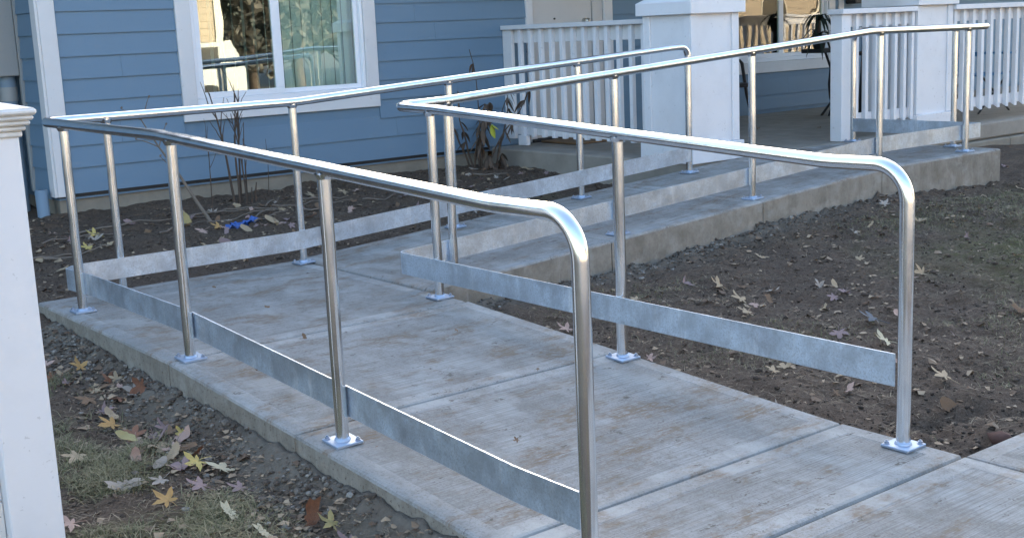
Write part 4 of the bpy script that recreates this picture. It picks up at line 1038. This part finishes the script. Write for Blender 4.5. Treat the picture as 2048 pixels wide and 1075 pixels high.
# the brick shard and the flat stone by the pavement
V1, F1 = stones(np.array([3.74]), np.array([-4.02]), np.array([.034]), g, .7); M_BRICK = plain('brick_shard', (.12, .065, .05), .9, .3, 20, .4)
join_tris('stone', V1, F1, M_BRICK, None, True, 'reddish rounded stone in the mud beside the pavement edge', 'stone')
V1, F1 = stones(np.array([3.80]), np.array([-4.22]), np.array([.03]), g, .0); V1[:, 2] += ZB+.012-ground_z(np.array([3.80]), np.array([-4.22]))[0]
join_tris('stone', V1, F1, M_CLOD, None, True, 'dark clod of mud lying on the pavement at the right edge', 'stone')

# ------------------------------------------------------------------ the sunlit far side of the street (seen in the glass and the steel)
M_BEIGE = plain('beige_siding', (.42, .345, .25), .8, .08, 1.5, .05); M_CREAM = plain('cream_trim', (.68, .62, .50), .7, .05, 2)
M_TREE = plain('evergreen_foliage', (.10, .092, .075), .8, .4, 3, .3); M_VAN = plain('white_van_paint', (.50, .50, .47), .35, .04, 2, .02); M_TYRE = plain('tyre_rubber', (.02, .02, .02), .8)
M_DGLASS = plain('dark_glass', (.03, .04, .05), .1, .2, 2, 0)
def far_house(x0, x1, y0, y1, h, lab):
    f = thing('far_house', lab, 'house', ((x0+x1)/2, y1, -.28))
    MB().box((x0, y0, -.4), (x1, y1, h)).obj('wall', M_BEIGE, f)
    z = .1
    while z < h-.2: MB().box((x0, y1+.001, z), (x1, y1+.025, z+.165), .004).obj('siding_board', M_BEIGE, f); z += .18
    for xx in (x0, x1-.2): MB().box((xx, y1+.026, -.3), (xx+.2, y1+.06, h)).obj('corner_board', M_CREAM, f)
    xm = x0+1.6
    while xm < x1-1.5:
        wfr = MB().box((xm-.1, y1+.026, .9), (xm+1.3, y1+.07, 2.5)).obj('window', M_CREAM, f); MB().box((xm, y1+.071, 1.0), (xm+1.2, y1+.085, 2.4)).obj('pane', M_DGLASS, wfr); xm += 3.4
    ym = (y0+y1)/2
    MB().add([(x0-.4, y1+.5, h-.1), (x1+.4, y1+.5, h-.1), (x1+.4, ym, h+2.2), (x0-.4, ym, h+2.2), (x1+.4, y0-.5, h-.1), (x0-.4, y0-.5, h-.1)],
             [[0, 1, 2, 3], [3, 2, 4, 5], [0, 3, 5], [1, 4, 2], [0, 5, 4, 1]]).obj('roof', M_ROOF, f)
far_house(-16, 15.7, -32, -22, 5.2, 'beige clapboard house across the street, mirrored left in the front window')
far_house(27, 52, -33, -24, 5.2, 'beige clapboard house farther right across the street, mirrored in the porch window')
def tree(x, y, h, seed, lab):
    r = np.random.default_rng(seed); rr = random.Random(seed); t = thing('tree', lab, 'tree', (x, y, -.28))
    P = twig_pts((x, y, -.4), (0, 0, 1), h*.8, rr, 8, .04); mb = MB().tube(P, taper(P, .2, .06), 8)
    for k in range(10):
        Q = twig_pts(P[rr.randint(2, 8)], (rr.uniform(-1, 1), rr.uniform(-1, 1), .5), h*.3, rr, 5, .1); mb.tube(Q, taper(Q, .06, .015), 5)
    mb.obj('trunk', M_BARK, t)
    n = 6000; u = r.normal(0, 1, (n, 3)); u /= np.linalg.norm(u, axis=1)[:, None]; c = u*(r.random((n, 1))**.4)*np.array([h*.36, h*.36, h*.46])+np.array([x, y, h*.46])
    keep = vnoise(c[:, 0]*1.1+c[:, 2], c[:, 1]*1.1+c[:, 2]*.7, seed) > .34; c = c[keep]; n = len(c)
    d1 = r.normal(0, .09, (n, 3)); d2 = r.normal(0, .09, (n, 3)); V = np.stack([c-d1, c+d2, c+d1, c-d2], 1).reshape(-1, 3)
    o = join_tris('crown', V, np.arange(n*4).reshape(-1, 4), M_TREE, None); o.parent = t; o.location = -t.location
for i, (x, y, h, lb) in enumerate(((17.6, -24, 7, 'tall evergreen right beside the beige house across the street'), (19.2, -24, 8, 'second evergreen across the street, between the two beige houses'), (22.4, -24.5, 8.5, 'third evergreen across the street, between the two beige houses'), (25.4, -25, 7, 'evergreen left of the farther beige house'))):
    tree(x, y, h, 300+i, lb)
vn = thing('van', 'white van parked in the sun across the street, mirrored in the front window', 'van', (10.1, -14.6, -.28))
prof = [(0, .25), (0, .85), (.9, .98), (1.5, 1.55), (4.4, 1.6), (4.7, .95), (4.7, .25)]; n = len(prof)
V = [(7.7+a, -15.6, -.28+b) for a, b in prof]+[(7.7+a, -13.9, -.28+b) for a, b in prof]
MB().add(V, [list(range(n))[::-1], list(range(n, 2*n))]+[[i, (i+1) % n, n+(i+1) % n, n+i] for i in range(n)]).obj('body', M_VAN, vn)
MB().box((9.3, -13.895, .75), (10.4, -13.885, 1.2)).box((10.6, -13.895, .75), (11.8, -13.885, 1.2)).obj('window', M_DGLASS, vn)
for xx in (8.6, 11.5): MB().tube([(xx, -14.05, .04), (xx, -13.86, .04)], .32, 20).obj('wheel', M_TYRE, vn)

sc.cycles.max_bounces = 8; sc.cycles.transparent_max_bounces = 8
